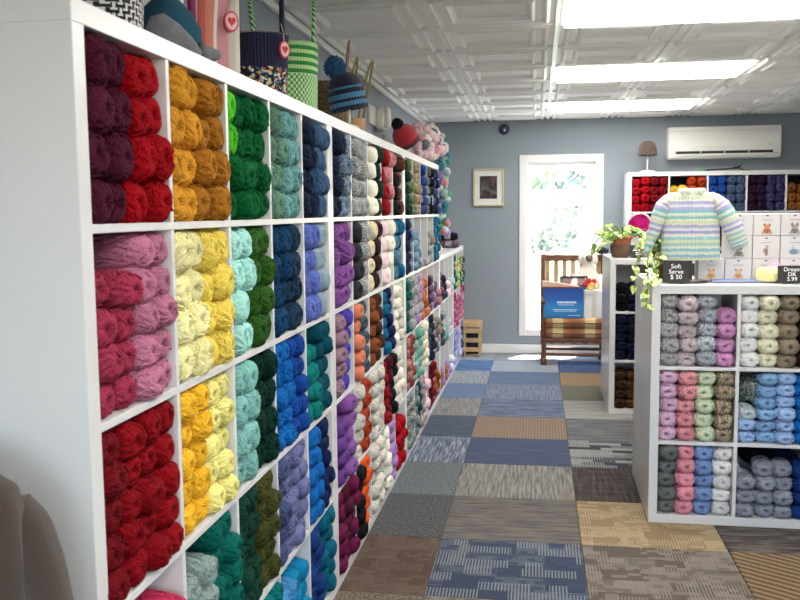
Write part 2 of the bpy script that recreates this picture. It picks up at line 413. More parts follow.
for i in range(-2, 7):
    for k in range(-10, 10):
        x = CX+(i+.5)*CPX; y = CY+(k+.5)*CPY
        if x+CPX/2 < XL or x-CPX/2 > XR or y-CPY/2 > YB or y+CPY/2 < YF: continue
        nm = GRID[i][k+1] if i in GRID and -1 <= k <= 9 else rng.choice(keys)
        o = bpy.data.objects.new('carpet_tile', tmesh); o.location = (x, y, 0); link(o, floor)
        o.material_slots[0].link = 'OBJECT'; o.material_slots[0].material = CP[nm]

# ------------------------------------------------------------------ outdoors
GROUND = mat('pale_concrete', 'c9c6be', .9, var=.08, vscale=1.5)
tag(box('ground', (-40, YB+.16, -.6), (40, 60, -.25), GROUND), 'pale sunlit ground outside the window', 'ground', kind='structure')
tag(box('lawn', (-40, 15, -.26), (40, 34, -.22), mat('lawn_green', '7f9a5c', .95, var=.2, vscale=2)), 'green lawn beyond the pale ground outside', 'lawn', kind='stuff')
LEAFS = [mat('tree_leaf_light', '9a9a70', .7), mat('tree_leaf_mid', '8a946c', .7), mat('tree_leaf_blue', '8a9482', .7)]
BARK = mat('tree_bark', 'a89c8e', .9, var=.2, vscale=10)
def tree(label, x, y, h, cr, seed, m):
    r = random.Random(seed); t = thing('tree', label, 'tree', (x, y, -.25))
    MB().tube([(0, 0, 0), (.05, 0, h*.3), (-.03, .05, h*.6), (.05, 0, h*.85)], [.14, .11, .08, .03], 7).build('trunk', BARK, t, True)
    for k in range(5):
        a = r.uniform(0, 6.28); MB().tube([(0, 0, h*(.35+.09*k)), (math.cos(a)*cr*.4, math.sin(a)*cr*.4, h*(.5+.09*k)), (math.cos(a)*cr*.8, math.sin(a)*cr*.8, h*(.58+.09*k))], [.05, .035, .012], 5).build('branch', BARK, t)
    mb = MB()
    cl = [(r.gauss(0, .42)*cr, r.gauss(0, .42)*cr, h*r.uniform(.28, 1.0)) for _ in range(30)]
    for _ in range(2600):
        c = r.choice(cl); p = Vector((c[0]+r.gauss(0, .22)*cr*.6, c[1]+r.gauss(0, .22)*cr*.6, c[2]+r.gauss(0, .2)*cr*.5))
        d = Vector((r.gauss(0, 1), r.gauss(0, 1), r.gauss(0, 1))).normalized(); e = d.orthogonal().normalized(); L = r.uniform(.07, .16)
        mb.add([p-d*L, p+e*L*.45, p+d*L, p-e*L*.45], [(0, 1, 2, 3)])
    tag(mb.build('foliage', m, t), kind='stuff')
tree('broad leafy tree seen at left through the window', .35, 14.5, 3.6, 1.25, 3, LEAFS[2])
tree('pale green bushy tree low behind the window glass', -.35, 12.6, 2.3, .95, 4, LEAFS[0])
tree('distant green tree behind the others outside', -.1, 20, 4.6, 1.6, 5, LEAFS[1])

# ------------------------------------------------------------------ cube shelving units
TO, TI, CELL, DEP = .040, .016, .335, .39
SEAM = mat('shelf_back_panel', 'd5d6d8', .5)
def cell_lo(k): return TO+k*(CELL+TI)
def unit(label, loc, rz, nc, nr, back=False, bmat=None, group='white cube shelving units'):
    t = thing('cube_shelf', label, 'shelf unit', loc, rz, group)
    Wd = 2*TO+nc*CELL+(nc-1)*TI; H = 2*TO+nr*CELL+(nr-1)*TI
    box('top_panel', (0, 0, H-TO), (Wd, DEP, H), WHITE, t, .0015); box('bottom_panel', (0, 0, 0), (Wd, DEP, TO), WHITE, t, .0015)
    box('side_panel', (0, 0, TO), (TO, DEP, H-TO), WHITE, t, .0012); box('side_panel', (Wd-TO, 0, TO), (Wd, DEP, H-TO), WHITE, t, .0012)
    for j in range(1, nr):
        z = cell_lo(j)-TI; box('shelf_board', (TO, .001, z), (Wd-TO, DEP, z+TI), WHITE, t, .0008)
    for i in range(1, nc):
        for j in range(nr):
            x = cell_lo(i)-TI; z = cell_lo(j); box('divider', (x, .002, z), (x+TI, DEP, z+CELL), WHITE, t, .0008)
    if back: box('back_panel', (TO, DEP-.006, TO), (Wd-TO, DEP-.001, H-TO), bmat or SEAM, t)
    return t, Wd, H
U5 = 2*TO+5*CELL+4*TI
LEFT = []    # (unit y0, ncols, nrows, first column index)
for k, (lab, nc, nr) in enumerate([('tall white cube shelf nearest the camera, full of yarn along the left wall', 5, 5),
        ('middle one of the tall white cube shelves along the left wall', 5, 5),
        ('farthest tall white cube shelf along the left wall under the colourful puffs', 5, 5),
        ('low white cube shelf just past the tall ones on the left', 3, 3),
        ('low white cube shelf in the left corner by the back wall', 3, 3)]):
    y0 = LEFT[-1][0]+LEFT[-1][3]+.002 if LEFT else 0
    t, Wd, H = unit(lab, (0, y0, 0), R(90), nc, nr); LEFT.append((y0, nc, nr, Wd, H))
RRZ = R(-0.7); RU = (1.277, 2.768)
unit('white cube shelf facing the camera with pastel yarn in front on the right', (*RU, 0), RRZ, 4, 3, True)
_c, _s = math.cos(RRZ), math.sin(RRZ)
def rloc(x, y, z=0): return (RU[0]+x*_c-y*_s, RU[1]+x*_s+y*_c, z)
unit('white cube shelf standing back to back behind the pastel yarn shelf', rloc(U5-.351, 2*DEP+.004), RRZ+R(180), 4, 3, True)
MUX, MUY = 1.268, 5.025
unit('white cube shelf with dark yarn in the middle of the room behind plant', (MUX, MUY, 0), 0, 4, 3, True)
unit('white cube shelf standing back to back behind the dark yarn shelf', (MUX+U5-.351, MUY+2*DEP+.004, 0), R(180), 4, 3, True)
BUX, BUY = 1.600, 7.318
unit('tall white cube shelf against the back wall under the air conditioner', (BUX, BUY, 0), 0, 5, 5, True, mat('cubby_shade_panel', '1e222c', .7))  # added near-black back: shade deep in the cubbies put into its colour

# ------------------------------------------------------------------ yarn
YG = bpy.data.node_groups.new('yarn_surface', 'ShaderNodeTree')
def _ysock(n, t, io): return YG.interface.new_socket(n, in_out=io, socket_type=t)
_ysock('A', 'NodeSocketColor', 'INPUT'); _ysock('B', 'NodeSocketColor', 'INPUT'); _ysock('Amount', 'NodeSocketFloat', 'INPUT')
_ysock('Color', 'NodeSocketColor', 'OUTPUT'); _ysock('Normal', 'NodeSocketVector', 'OUTPUT')
class GT(NT):
    def __init__(s): s.t = YG; s.tc = YG.nodes.new('ShaderNodeTexCoord')
g = GT(); gi = YG.nodes.new('NodeGroupInput'); go = YG.nodes.new('NodeGroupOutput')
uv = g.tc.outputs['UV']; ob = g.tc.outputs['Object']
oi = g.n('ObjectInfo')
wA = g.wave(g.mapping(uv, (1, 1, 1), (0, 0, R(32))), 3.6, .6, 'X', dscale=.5); wB = g.wave(g.mapping(uv, (1, 1, 1), (0, 0, R(-40))), 3.8, .6, 'X', dscale=.5)
msk = g.math('GREATER_THAN', g.noise(g.mapping(uv, (3, 2.2, 1)), 1.6, 1), .5)
strand = g.math('ADD', g.math('MULTIPLY', wA, msk), g.math('MULTIPLY', wB, g.math('SUBTRACT', 1, msk)))
hgt = g.math('ADD', strand, g.math('MULTIPLY', g.noise(uv, 45, 2), .12))
bp = g.n('Bump'); bp.inputs['Strength'].default_value = .55; bp.inputs['Distance'].default_value = .004
g.l(hgt, bp.inputs['Height']); g.l(bp.outputs[0], go.inputs['Normal'])
vn = g.math('ADD', g.noise(g.mapping(uv, (9, 2.2, 1), (0, 0, R(32))), 1.6, 2, .6), g.math('MULTIPLY', g.math('SUBTRACT', strand, .5), .22))
vf = g.n('MapRange'); vf.inputs['From Min'].default_value = .47; vf.inputs['From Max'].default_value = .55; g.l(vn, vf.inputs['Value'])
mx = g.n('Mix', data_type='RGBA'); ci = [z for z in mx.inputs if z.type == 'RGBA']
g.l(gi.outputs['A'], ci[0]); g.l(gi.outputs['B'], ci[1]); g.l(g.math('MULTIPLY', vf.outputs[0], gi.outputs['Amount']), mx.inputs[0])
hsv = g.n('HueSaturation'); g.l([z for z in mx.outputs if z.type == 'RGBA'][0], hsv.inputs['Color'])
g.l(g.math('ADD', .86, g.math('MULTIPLY', oi.outputs['Random'], .24)), hsv.inputs['Value'])
g.l(hsv.outputs[0], go.inputs['Color'])
# colour table: key -> (words, colour, second colour, amount)
YC = {
 'maroon': ('maroon', '5a1f35'), 'red': ('red', 'b81c26'), 'dkred': ('dark red', '841a22'), 'crimson': ('crimson', 'a31b24'), 'gold': ('golden mustard', 'dc9a35'), 'ochre': ('ochre', 'b87a30'),
 'lime': ('lime green', '5cc832'), 'kelly': ('emerald green', '0f6a3a'), 'sage': ('sage green', '6f9580'), 'ltteal': ('pale teal', '76aaa8'), 'dknavy': ('blackish navy', '232f48'), 'denim': ('denim blue', '4f7096'),
 'rasp': ('raspberry', 'bd4460'), 'dpink': ('dusty pink', 'c9809c'), 'cream': ('cream yellow', 'efe3a6'), 'lcream': ('pale cream', 'efe9cc'), 'yellow': ('soft yellow', 'efd15e'), 'aqua': ('pale aqua', 'a5dcd2'), 'forest': ('forest green', '3d6a2c'),
 'tealnavy': ('deep sea blue', '1d4a72'), 'navyslate': ('slate navy', '28435e'), 'peri': ('periwinkle', '6f7fd0'), 'greyblue': ('pale grey blue', '98abb8'),
 'amber': ('amber yellow', 'f0b42e'), 'paleyel': ('pale lemon', 'f0e28c'), 'daqua': ('dusty aqua', '86bcb4'), 'dkforest': ('dark bottle green', '12382f'), 'bblue': ('bright blue', '2478cc'), 'royal': ('royal blue', '2352ae'),
 'tealg': ('teal green', '1f8a88'), 'dkteal': ('dark teal', '14566a'), 'hotpink': ('hot pink', 'd9466c'), 'greysage': ('grey sage', '9aaca5'), 'emteal': ('emerald teal', '157467'), 'pine': ('pine green', '1f4a3c'), 'olive': ('olive', '53552a'),
 'slatelav': ('lavender grey', '8083b2'), 'slatebl': ('slate blue', '56628c'), 'navy': ('navy', '1c2a5c'), 'sky': ('sky blue', '5ba6de'), 'turq': ('turquoise', '2793c6'), 'dkblue': ('deep blue', '24468c'), 'teal': ('teal', '157088'),
 'orchid': ('orchid purple', '9b62ae'), 'charc': ('charcoal', '34363c'), 'grey': ('grey', '8e9292'), 'ecru': ('ecru', 'd8c8a4'), 'choc': ('chocolate brown', '3c2426'), 'palepink': ('pale pink', 'ecccd2'), 'ivory': ('ivory', 'f0e8d6'),
 'mauve': ('dusty mauve', 'a58292'), 'violet': ('blue violet', '5a4ec2'), 'salmon': ('salmon', 'dd8468'), 'slate': ('slate', '50606e'), 'rust': ('rust brown', '9a5530'), 'dkbrown': ('dark brown', '4a3026'), 'pcock': ('peacock blue', '1f6f9c'),
 'purple': ('purple', '7a4a9c'), 'rustor': ('burnt orange', 'b8472a'), 'plum': ('plum', '7b2350'), 'black': ('black', '17181c'), 'orange': ('orange', 'f05f2a'), 'lilac': ('lilac', 'b48ccc'), 'brick': ('brick red', 'a04e48'), 'mint': ('mint', '6fb8a2'), 'wht': ('white', 'efedec'),
 'tan': ('tan', 'b49a78'), 'taupe': ('taupe', 'a3937e'), 'espresso': ('espresso brown', '463630'), 'ltblue': ('light blue', '90b8e2'), 'pblue': ('powder blue', 'a3bfea'), 'azure': ('azure blue', '2c82dc'), 'sgrey': ('silver grey', '9da1b0'), 'mgrey': ('mid grey', '828686'),
 'bpink': ('baby pink', 'f09cac'), 'bblue2': ('baby blue', '8aaade'), 'dplum': ('dark plum', '3c2440'), 'pslate': ('purple slate', '4f4c7c'), 'steel': ('steel blue', '5c6c8e'), 'cobalt': ('cobalt blue', '2c58b0'), 'oran2': ('orange red', 'c84a2a'), 'gyel': ('golden yellow', 'dcab3a'), 'brng': ('orange brown', 'a4683a'),
 'fuch': ('fuchsia', 'c42a78'), 'gbrown': ('golden brown', '6a4a2a'), 'inknavy': ('ink navy', '202440'), 'umber': ('umber', '50382c'),
 # variegated
 'vdenim': ('marled denim', '5a7898', 'aabccd', .7), 'vgrey': ('marled grey', '7f8286', 'c9c9c6', .8), 'vgreen': ('marled green', '3a6a44', '9cb07a', .7), 'vtan': ('marled tan', '8a7052', 'd8c6a6', .7), 'volive': ('marled olive', '2e3022', '8a906c', .8), 'vindigo': ('marled indigo', '2c2c52', '7e8ac4', .7),
 'vpink': ('marled pink', 'c05a78', 'e6b0a4', .7), 'vwhite': ('white flecked', 'e2ddd2', '8a7c6c', .55), 'vcream': ('speckled cream', 'e8e2d4', 'b0a696', .5), 'vredblk': ('black and red', '1b1b22', '8a2030', .7), 'vbrick': ('marled brick', '9a4a42', 'd6b4a0', .6), 'vmint': ('marled mint', '5a9c94', 'cfe0d4', .7),
 'vgrnblk': ('green and grey', '3f5a50', 'b4bcb6', .8), 'vplum': ('marled plum', '4c3046', 'b498b0', .7), 'vblk': ('black and white', '34383c', 'c4c4be', .85), 'vfoss': ('grey and rose', '8a8c88', 'd8b4b8', .8), 'vbrown': ('brown and orange', '3a2622', 'a86040', .8), 'vbluec': ('blue and white', '3a78a8', 'c4d8e2', .7), 'vocean': ('ocean blue', '2a6a8a', '8ab4c4', .6),
 'vgw': ('grey and white', 'd2ced0', '77717a', .8), 'vpw': ('pink and white', 'e2d6da', 'b48c9c', .6), 'vbw': ('white and blue', 'd4d8da', '5c6c94', .7), 'vor': ('orchid pink', 'd07cbc', 'ecc4e2', .6), 'vlil': ('lilac pink', 'd8a8cc', 'f0d4e4', .6), 'vcor': ('coral pink', 'e27484', 'f4c8cc', .7), 'vpas': ('pastel rainbow', 'a6dcc4', 'f2d8b0', .9), 'vbrn': ('brown and cream', '6e5a46', 'd8c8aa', .85),
 'vlb': ('white and pale blue', 'b4c4ce', 'e0e4e4', .6), 'vrain': ('multicoloured', '2a9a8a', 'e8c040', .9), 'vmag': ('magenta and pink', 'b02a6a', 'e8a0c0', .8), 'vbl': ('blue and lilac', '3a6ac0', 'd8c4ec', .9), 'vneu': ('white and teal', 'dfe2e0', '4a9a9c', .6), 'vpeach': ('peach and brown', 'd88a5c', '7a3a2a', .8)}
_ym = {}
def ymat(k):
    if k in _ym: return _ym[k]
    d = YC[k]; m, t, b = nmat('yarn_'+d[0].replace(' ', '_'))
    gnode = t.nodes.new('ShaderNodeGroup'); gnode.node_tree = YG
    def tune(c):
        c = lin(c); L = .3*c[0]+.59*c[1]+.11*c[2]; k = min(1, max(0, (L-.18)/.35)); sat = 1.06-.06*k; val = .63+.37*k
        return tuple(min(.93, max(.002, (L+(x-L)*sat)*val)) for x in c)
    gnode.inputs['A'].default_value = (*tune(d[1]), 1)
    if len(d) > 2: gnode.inputs['B'].default_value = (*tune(d[2]), 1); gnode.inputs['Amount'].default_value = min(1, d[3]*1.15)
    else:
        c = tune(d[1]); gnode.inputs['B'].default_value = (*[min(.95, x*1.22) for x in c], 1); gnode.inputs['Amount'].default_value = .6
    t.links.new(gnode.outputs['Color'], b.inputs['Base Color']); t.links.new(gnode.outputs['Normal'], b.inputs['Normal'])
    b.inputs['Roughness'].default_value = .85; b.inputs['Specular IOR Level'].default_value = .1
    _ym[k] = m; return m

def skein_geo(seed, nu, nv, loops, hole=True):
    """unit skein: axis Y (-.5..+.5), cross-section diameter 1; front end at -Y with a centre-pull hole"""
    r = np.random.RandomState(seed)
    half = [(-.40, .010), (-.425, .032), (-.462, .06), (-.49, .125), (-.497, .23), (-.475, .335), (-.42, .415), (-.33, .465), (-.2, .49), (0, .5)]
    prof = half+[(-y, q) for y, q in half[-2::-1]]
    P = np.array(prof); L = np.r_[0, np.cumsum(np.hypot(*np.diff(P, axis=0).T))]; tt = np.linspace(0, L[-1], nv+1)
    Y = np.interp(tt, L, P[:, 0]); Q = np.interp(tt, L, P[:, 1]); vv = tt/L[-1]
    th = np.linspace(0, 2*np.pi, nu+1)
    T, V = np.meshgrid(th, vv); YY = np.repeat(Y[:, None], nu+1, 1); QQ = np.repeat(Q[:, None], nu+1, 1)
    def nz():
        s = 0
        for _ in range(4): s = s+np.sin(r.randint(1, 4)*T+r.uniform(-7, 7)*V+r.uniform(0, 6.28))*r.uniform(.5, 1)
        return s/2.5
    n1, n2, msk = nz(), nz(), nz()
    k = 12; a = np.abs(np.sin((k*T+44*V)/2+n2*.9)); b = np.abs(np.sin((k*T-38*V)/2+n2*.9)); msk = 1/(1+np.exp(-6*msk))
    rid = a*msk+b*(1-msk); env = np.clip(QQ/.3, 0, 1)
    rad = QQ*(1+.06*n1)+.12*(rid-.6)*env
    YY = YY+(rid-.6)*.018*(np.abs(YY) > .35)+.012*n2*(np.abs(YY) > .4)
    # flattened by stacking
    sq = 1+.035*np.cos(4*T+np.pi)*np.clip((QQ-.25)/.2, 0, 1); X = rad*sq*np.cos(T); Z = rad*sq*np.sin(T)
    v = np.stack([X, YY, Z], -1).reshape(-1, 3); uv = np.stack([T/(2*np.pi)*3, V*3], -1).reshape(-1, 2)
    f = []
    for i in range(nv):
        for j in range(nu): f.append((i*(nu+1)+j, i*(nu+1)+j+1, (i+1)*(nu+1)+j+1, (i+1)*(nu+1)+j))
    v = v.tolist(); uv = uv.tolist()
    for q in range(loops):
        mb = MB(); t0 = r.uniform(.1, .9)*6.28; tw = r.choice([-1, 1])*r.uniform(1.2, 3.2); y0 = r.uniform(-.12, .12)
        pts = []
        for s in np.linspace(0, 6.283, 21)[:-1]:
            y = y0+.38*math.sin(s); qq = np.interp(y, P[9:, 0], P[9:, 1]) if y > 0 else np.interp(y, P[3:10, 0], P[3:10, 1])
            ang = t0+tw*.5*math.cos(s); pts.append(((qq*1.06)*math.cos(ang), y, (qq*1.06)*math.sin(ang)))
        mb.tube(pts, .02, 5, True); n = len(v); v += [list(x) for x in mb.v]; uv += [[x[0]*.2, x[1]*2] for x in mb.uv]; f += [tuple(i+n for i in w) for w in mb.f]
    return np.array(v), f, np.array(uv)
def mesh_from(name, geo):
    v, f, uvs = geo; me = bpy.data.meshes.new(name); me.from_pydata(v.tolist(), [], f)
    ul = me.uv_layers.new(name='UVMap'); li = np.empty(len(me.loops), dtype=np.int32); me.loops.foreach_get('vertex_index', li); ul.data.foreach_set('uv', uvs.astype(np.float32)[li].ravel())
    me.polygons.foreach_set('use_smooth', [True]*len(me.polygons)); me.materials.append(None); me.update(); return me
SK_HI = [mesh_from('yarn_skein', skein_geo(100+i, 64, 38, 12)) for i in range(9)]
SK_MD = [mesh_from('yarn_skein_small', skein_geo(200+i, 48, 30, 8)) for i in range(5)]
SK_LO = [skein_geo(300+i, 28, 19, 0) for i in range(4)]

ORD = ['first', 'second', 'third', 'fourth', 'fifth', 'sixth', 'seventh', 'eighth', 'ninth', 'tenth', 'eleventh', 'twelfth', 'thirteenth', 'fourteenth', 'fifteenth', 'sixteenth', 'seventeenth', 'eighteenth', 'nineteenth', 'twentieth', 'last']
def stacks_of(spec, levels, tops, seed, ln=.17, recess=-.008, jitter=1.0, maxw=None):
    """yield (colour, stack index, level-from-bottom, n levels in stack, local x,y,z, w,l,h, rots) inside a cell of CELL size; y is depth from front"""
    r = random.Random(seed); n = len(spec); pw = (CELL-.004)/n if not maxw else min(maxw, (CELL-.004)/n); out = []
    for i, cs in enumerate(spec):
        lv = tops[i] if tops else levels
        cl = cs if isinstance(cs, (list, tuple)) else [cs]*lv
        lv = len(cl); z = .001; hh = (CELL-.006)/max(levels, lv)
        hs = [hh*r.uniform(.93, 1.06) for _ in range(lv)]; sc = min(1, (CELL-.008)/sum(hs)); hs = [h*sc for h in hs]
        for j, c in enumerate(cl):
            h = hs[j]; w = pw*r.uniform(.97, 1.03); l = ln*r.uniform(.93, 1.05)
            x = .002+pw*(i+.5)+r.uniform(-.004, .004)*jitter+(.011*(1 if j % 2 else -1)+.011 if maxw else 0); rec = recess+r.uniform(-.012, .016)*jitter
            out.append((c, i, j, lv, x, rec+l/2, z+h/2, w*1.09, l, h*1.13, (r.uniform(-.06, .06)*jitter, r.uniform(-3.14, 3.14), r.uniform(-.16, .16)*jitter)))
            z += h
    return out

ITEMS = []   # pending left-wall skeins: dict
def W_(x, y, z, loc, rz):
    c, s_ = math.cos(rz), math.sin(rz); return (loc[0]+x*c-y*s_, loc[1]+x*s_+y*c, loc[2]+z)
E4 = None
# column -> row -> (stack colours near to far, levels, optional per-stack counts)
LS = {
 0: [(['maroon', 'maroon', 'red', 'red'], 4, None), (['rasp', 'rasp', 'dpink', 'dpink'], 5, (4, 4, 5, 5)), (['dkred', 'crimson', 'crimson', 'crimson'], 5, None), (['hotpink', 'hotpink', 'hotpink', 'hotpink'], 5, (4, 4, 4, 4)), (['rasp', 'rasp', 'dpink', 'dpink'], 5, None)],
 1: [(['gold', 'gold', 'ochre', 'ochre'], 4, (4, 4, 4, 4)), (['cream', 'cream', 'yellow', 'yellow'], 4, None), (['amber', 'amber', 'paleyel', 'paleyel'], 5, None), (['greysage', 'greysage', 'emteal', 'emteal'], 5, (4, 4, 5, 5)), (['teal', 'teal', 'teal', 'teal'], 5, None)],
 2: [([['kelly', 'kelly', 'lime', 'lime'], 'kelly', 'kelly', 'kelly'], 4, None), (['aqua', 'aqua', 'forest', 'forest'], 4, (4, 4, 4, 4)), (['daqua', 'daqua', 'dkforest', 'dkforest'], 4, (4, 4, 4, 4)), (['pine', 'pine', 'olive', 'olive'], 5, None), (['teal', 'teal', 'tealg', 'tealg'], 5, None)],
 3: [(['sage', 'sage', 'ltteal', 'ltteal'], 4, None), (['tealnavy', 'tealnavy', 'navyslate', 'navyslate'], 4, None), (['bblue', 'bblue', 'royal', 'royal'], 5, None), (['slatebl', 'slatelav', 'slatelav', 'slatelav'], 5, None), (['sky', 'sky', 'turq', 'turq'], 5, (4, 4, 4, 4))],
 4: [(['dknavy', 'dknavy', 'denim', 'denim'], 4, None), (['peri', 'peri', 'greyblue', 'greyblue'], 4, None), (['tealg', 'tealg', 'dkteal', 'dkteal'], 5, (4, 4, 5, 5)), (['bblue', 'bblue', 'navy', 'navy'], 5, None), (['dkblue', 'dkblue', 'teal', 'teal'], 5, None)],
 5: [(['dknavy', 'vdenim', 'vdenim', 'vdenim'], 4, None), (['orchid', 'orchid', 'orchid'], 4, None), (['mauve', 'mauve', 'violet', 'violet'], 5, None), (['purple', 'orchid', 'orchid'], 5, (4, 5, 5)), (['plum', 'maroon', 'plum'], 5, None)],
 6: [(['vgrey', 'vgrey', 'vgrey'], 4, None), (['charc', 'charc', 'vgrey', 'vgrey'], 5, None), (['salmon', 'salmon', 'slate', 'slate'], 5, None), (['vwhite', 'vwhite', 'rustor', 'rustor'], 5, None), (['black', 'black', 'orange', 'orange'], 5, None)],
 7: [(['ivory', 'ivory', 'dkforest', 'dkforest'], 5, None), (['ecru', 'ecru', 'choc', 'choc'], 5, None), (['rust', 'rust', 'dkbrown', 'dkbrown'], 5, None), (['vwhite', 'vwhite', 'vwhite'], 5, None), (['vwhite', 'vcream', 'vcream'], 5, None)],
 8: [(['crimson', 'crimson', 'vpink'], 5, None), (['palepink', 'palepink', 'ivory', 'ivory'], 5, None), (['pcock', 'pcock', 'navy', 'navy'], 5, None), (['crimson', 'vredblk', 'black', 'black'], 5, None), (['ivory', 'ivory', 'lilac', 'lilac'], 5, None)],
 9: [(['black', 'black', 'vbrown', 'vbrown'], 5, None), (['vocean', 'vocean', 'pcock', 'pcock'], 5, None), (['ivory', 'vcream', 'vcream'], 5, None), (['vcream', 'vcream', 'ivory'], 5, None), (['red', 'red', 'red'], 5, (4, 4, 4))],
 10: [(['dkforest', 'vgreen', 'vgreen'], 5, None), (['dknavy', 'dknavy', 'navy', 'vdenim'], 5, None), (['emteal', 'vgrnblk', 'vgw'], 5, None), (['vbrick', 'vbrick', 'brick'], 5, None), (['vgrnblk', 'vblk', 'vblk'], 5, None)],
 11: [(['vtan', 'vtan', 'vtan'], 5, None), (['vbluec', 'vocean'], 5, (4, 3)), (['vgw', 'lilac', 'vgw'], 5, None), (['vmint', 'mint', 'vmint'], 5, None), (['vgrnblk', 'dkteal', 'vfoss'], 5, None)],
 12: [(['royal', 'vindigo', 'vbluec'], 5, None), (['vgw'], 5, (1,)), (['salmon', 'vpeach', 'salmon'], 5, (4, 4, 4)), (['ecru', 'ivory', 'ivory'], 5, None), (['vfoss', 'vfoss', 'palepink'], 5, None)],
 13: [(['volive', 'volive', 'black'], 5, None), (['vgrey', 'vgrey', 'taupe'], 5, (4, 4, 3)), (['dplum', 'vplum', 'lilac'], 5, (4, 4, 3)), (['slate', 'dknavy', 'charc'], 5, None), (['dkred', 'vredblk', 'crimson'], 5, None)],
 14: [(['vindigo', 'navy', 'vindigo'], 5, None), (['pcock', 'vocean', 'teal'], 5, None), (['vplum', 'slate', 'vpink'], 5, (3, 3, 2)), (['vfoss', 'vplum', 'taupe'], 5, (4, 4, 4)), (['vpeach', 'rust', 'vgrey'], 5, (4, 3, 3))],
 15: [(['vplum', 'dplum'], 5, (4, 3)), (['slate', 'vgrey'], 5, (4, 4)), (['vpeach', 'lilac'], 5, (3, 2))],
 16: [(['slate', 'palepink'], 5, (2, 2)), (['mint', 'vmag'], 5, (2, 1)), (['vpeach', 'lilac'], 5, (2, 2))],
 17: [(['palepink', 'vneu'], 5, (1, 2)), (['vneu', 'palepink'], 5, (2, 1)), (['lilac', 'wht'], 5, (1, 2))],
 18: [(['emteal', 'emteal', 'vrain'], 5, (5, 5, 4)), (['vmag', 'rasp', 'vmag'], 5, (4, 5, 4)), (['vbl', 'vneu', 'vbl'], 5, (5, 4, 5))],
 19: [(['vrain', 'vneu', 'emteal'], 5, (5, 4, 4)), (['vmag', 'vplum', 'vmag'], 5, (4, 4, 4)), (['vbl', 'vbl', 'vneu'], 5, (4, 5, 4))],
 20: [(['vrain', 'red', 'emteal'], 5, (4, 4, 4)), (['vmag', 'vpink', 'rasp'], 5, (5, 4, 5)), (['vbl', 'pcock', 'vbl'], 5, (5, 5, 4))]}
ROWW = {5: ['top row', 'second row', 'middle row', 'fourth row', 'bottom row'], 3: ['top row', 'middle row', 'bottom row']}
ci = 0
for (y0, nc, nr, Wd, H) in LEFT:
    for c in range(nc):
        for rw in range(nr):
            spec, lev, tops = LS[ci][rw]
            xc = cell_lo(c); zc = cell_lo(nr-1-rw); kw = {}
            if ci >= 5:
                keep = [i for i in range(len(spec)) if i == 0 or spec[i] != spec[i-1]][:3]
                tops = [tops[i] for i in keep] if tops else None; spec = [spec[i] for i in keep]
                if len(spec) == 1: spec = spec*2; tops = tops*2 if tops else None
                if rw < 2 and nr == 5 and lev == 5 and ci < 10: lev = 4; tops = [min(4, q) for q in tops] if tops else None
                kw = dict(maxw=.148 if len(spec) == 2 else .108, recess=-.016)
            for (ck, si, li, lv, x, y, z, w, l, h, rot) in stacks_of(spec, lev, tops, ci*31+rw*7+5, **kw):
                p = W_(xc+x, y, zc+z, (0, y0, 0), R(90)); e = W_(xc+x, y-l/2, zc+z, (0, y0, 0), R(90))
                px, py, d = project(e)
                if px < 60 or py > 640 or py < -30: continue
                side = 'near' if si < len(spec)/2 else 'far'
                foresh = abs(e[0]-CAMX)/max(.2, (Vector(e)-Vector((CAMX, CAMY, CAMZ))).length)
                ITEMS.append(dict(c=ck, p=p, s=(w, l, h), rot=rot, rz=R(90), score=(FPX/d)**2*w*h*(.35*foresh+.65*foresh), col=ci, row=rw, si=si, ns=len(spec), li=li, lv=lv, nr=nr, seed=len(ITEMS), y=y))
        ci += 1
# ------------------------------------------------ put the 300 largest as objects, the rest as one stuff mesh
def stack_word(si, ns):
    if ns == 1: return 'only stack'
    if ns == 2: return ['near stack', 'far stack'][si]
    if ns == 3: return ['near stack', 'centre stack', 'far stack'][si]
    return ['nearest stack', 'second stack', 'third stack', 'farthest stack'][si]
def lvl_word(li, lv):
    k = lv-1-li
    return ['topmost', 'second down', 'third down', 'fourth down', 'fifth down', 'sixth down'][k]
def put_skein(name, it, label, cat, group, mesh):
    o = bpy.data.objects.new(name, mesh); COL.objects.link(o)
    o.location = it['p']; w, l, h = it['s']; rx, ry, rzz = it['rot']
    # random roll about the axis would swap width and height; use quarter flips only
    o.rotation_euler = (rx, [0, math.pi][it['seed'] % 2], it['rz']+rzz); o.scale = (w, l, h)
    o.material_slots[0].link = 'OBJECT'; o.material_slots[0].material = ymat(it['c'])
    tag(o, label, cat, group); return o
ITEMS.sort(key=lambda q: -q['score'])
for k, it in enumerate(ITEMS[:300]):
    cw = YC[it['c']][0].split(); cw = ' '.join(cw[:2]) if len(cw) < 3 else ' '.join(w for w in cw if w != 'and')
    lab = '%s yarn skein %s, %s, %s, %s cubby along left wall' % (cw, lvl_word(it['li'], it['lv']), stack_word(it['si'], it['ns']), ROWW[it['nr']][it['row']], ORD[it['col']])
    put_skein('yarn_skein', it, lab, 'yarn skein', 'yarn skeins in the left wall cubbies', SK_HI[it['seed'] % 9])
V, F, UVs, MI, slots = [], [], [], [], {}
nv = 0
for it in ITEMS[300:]:
    v, f, u = SK_LO[it['seed'] % 4]; w, l, h = it['s']
    Mx = (Matrix.Translation(it['p']) @ Matrix.Rotation(it['rz']+it['rot'][2], 4, 'Z') @ Matrix.Rotation(it['rot'][0], 4, 'X') @ Matrix.Diagonal((w, l, h, 1)))
    Mn = np.array(Mx); vv = v @ Mn[:3, :3].T+Mn[:3, 3]
    s_ = slots.setdefault(it['c'], len(slots)); V.append(vv); UVs.append(u); F += [tuple(i+nv for i in q) for q in f]; MI += [s_]*len(f); nv += len(vv)
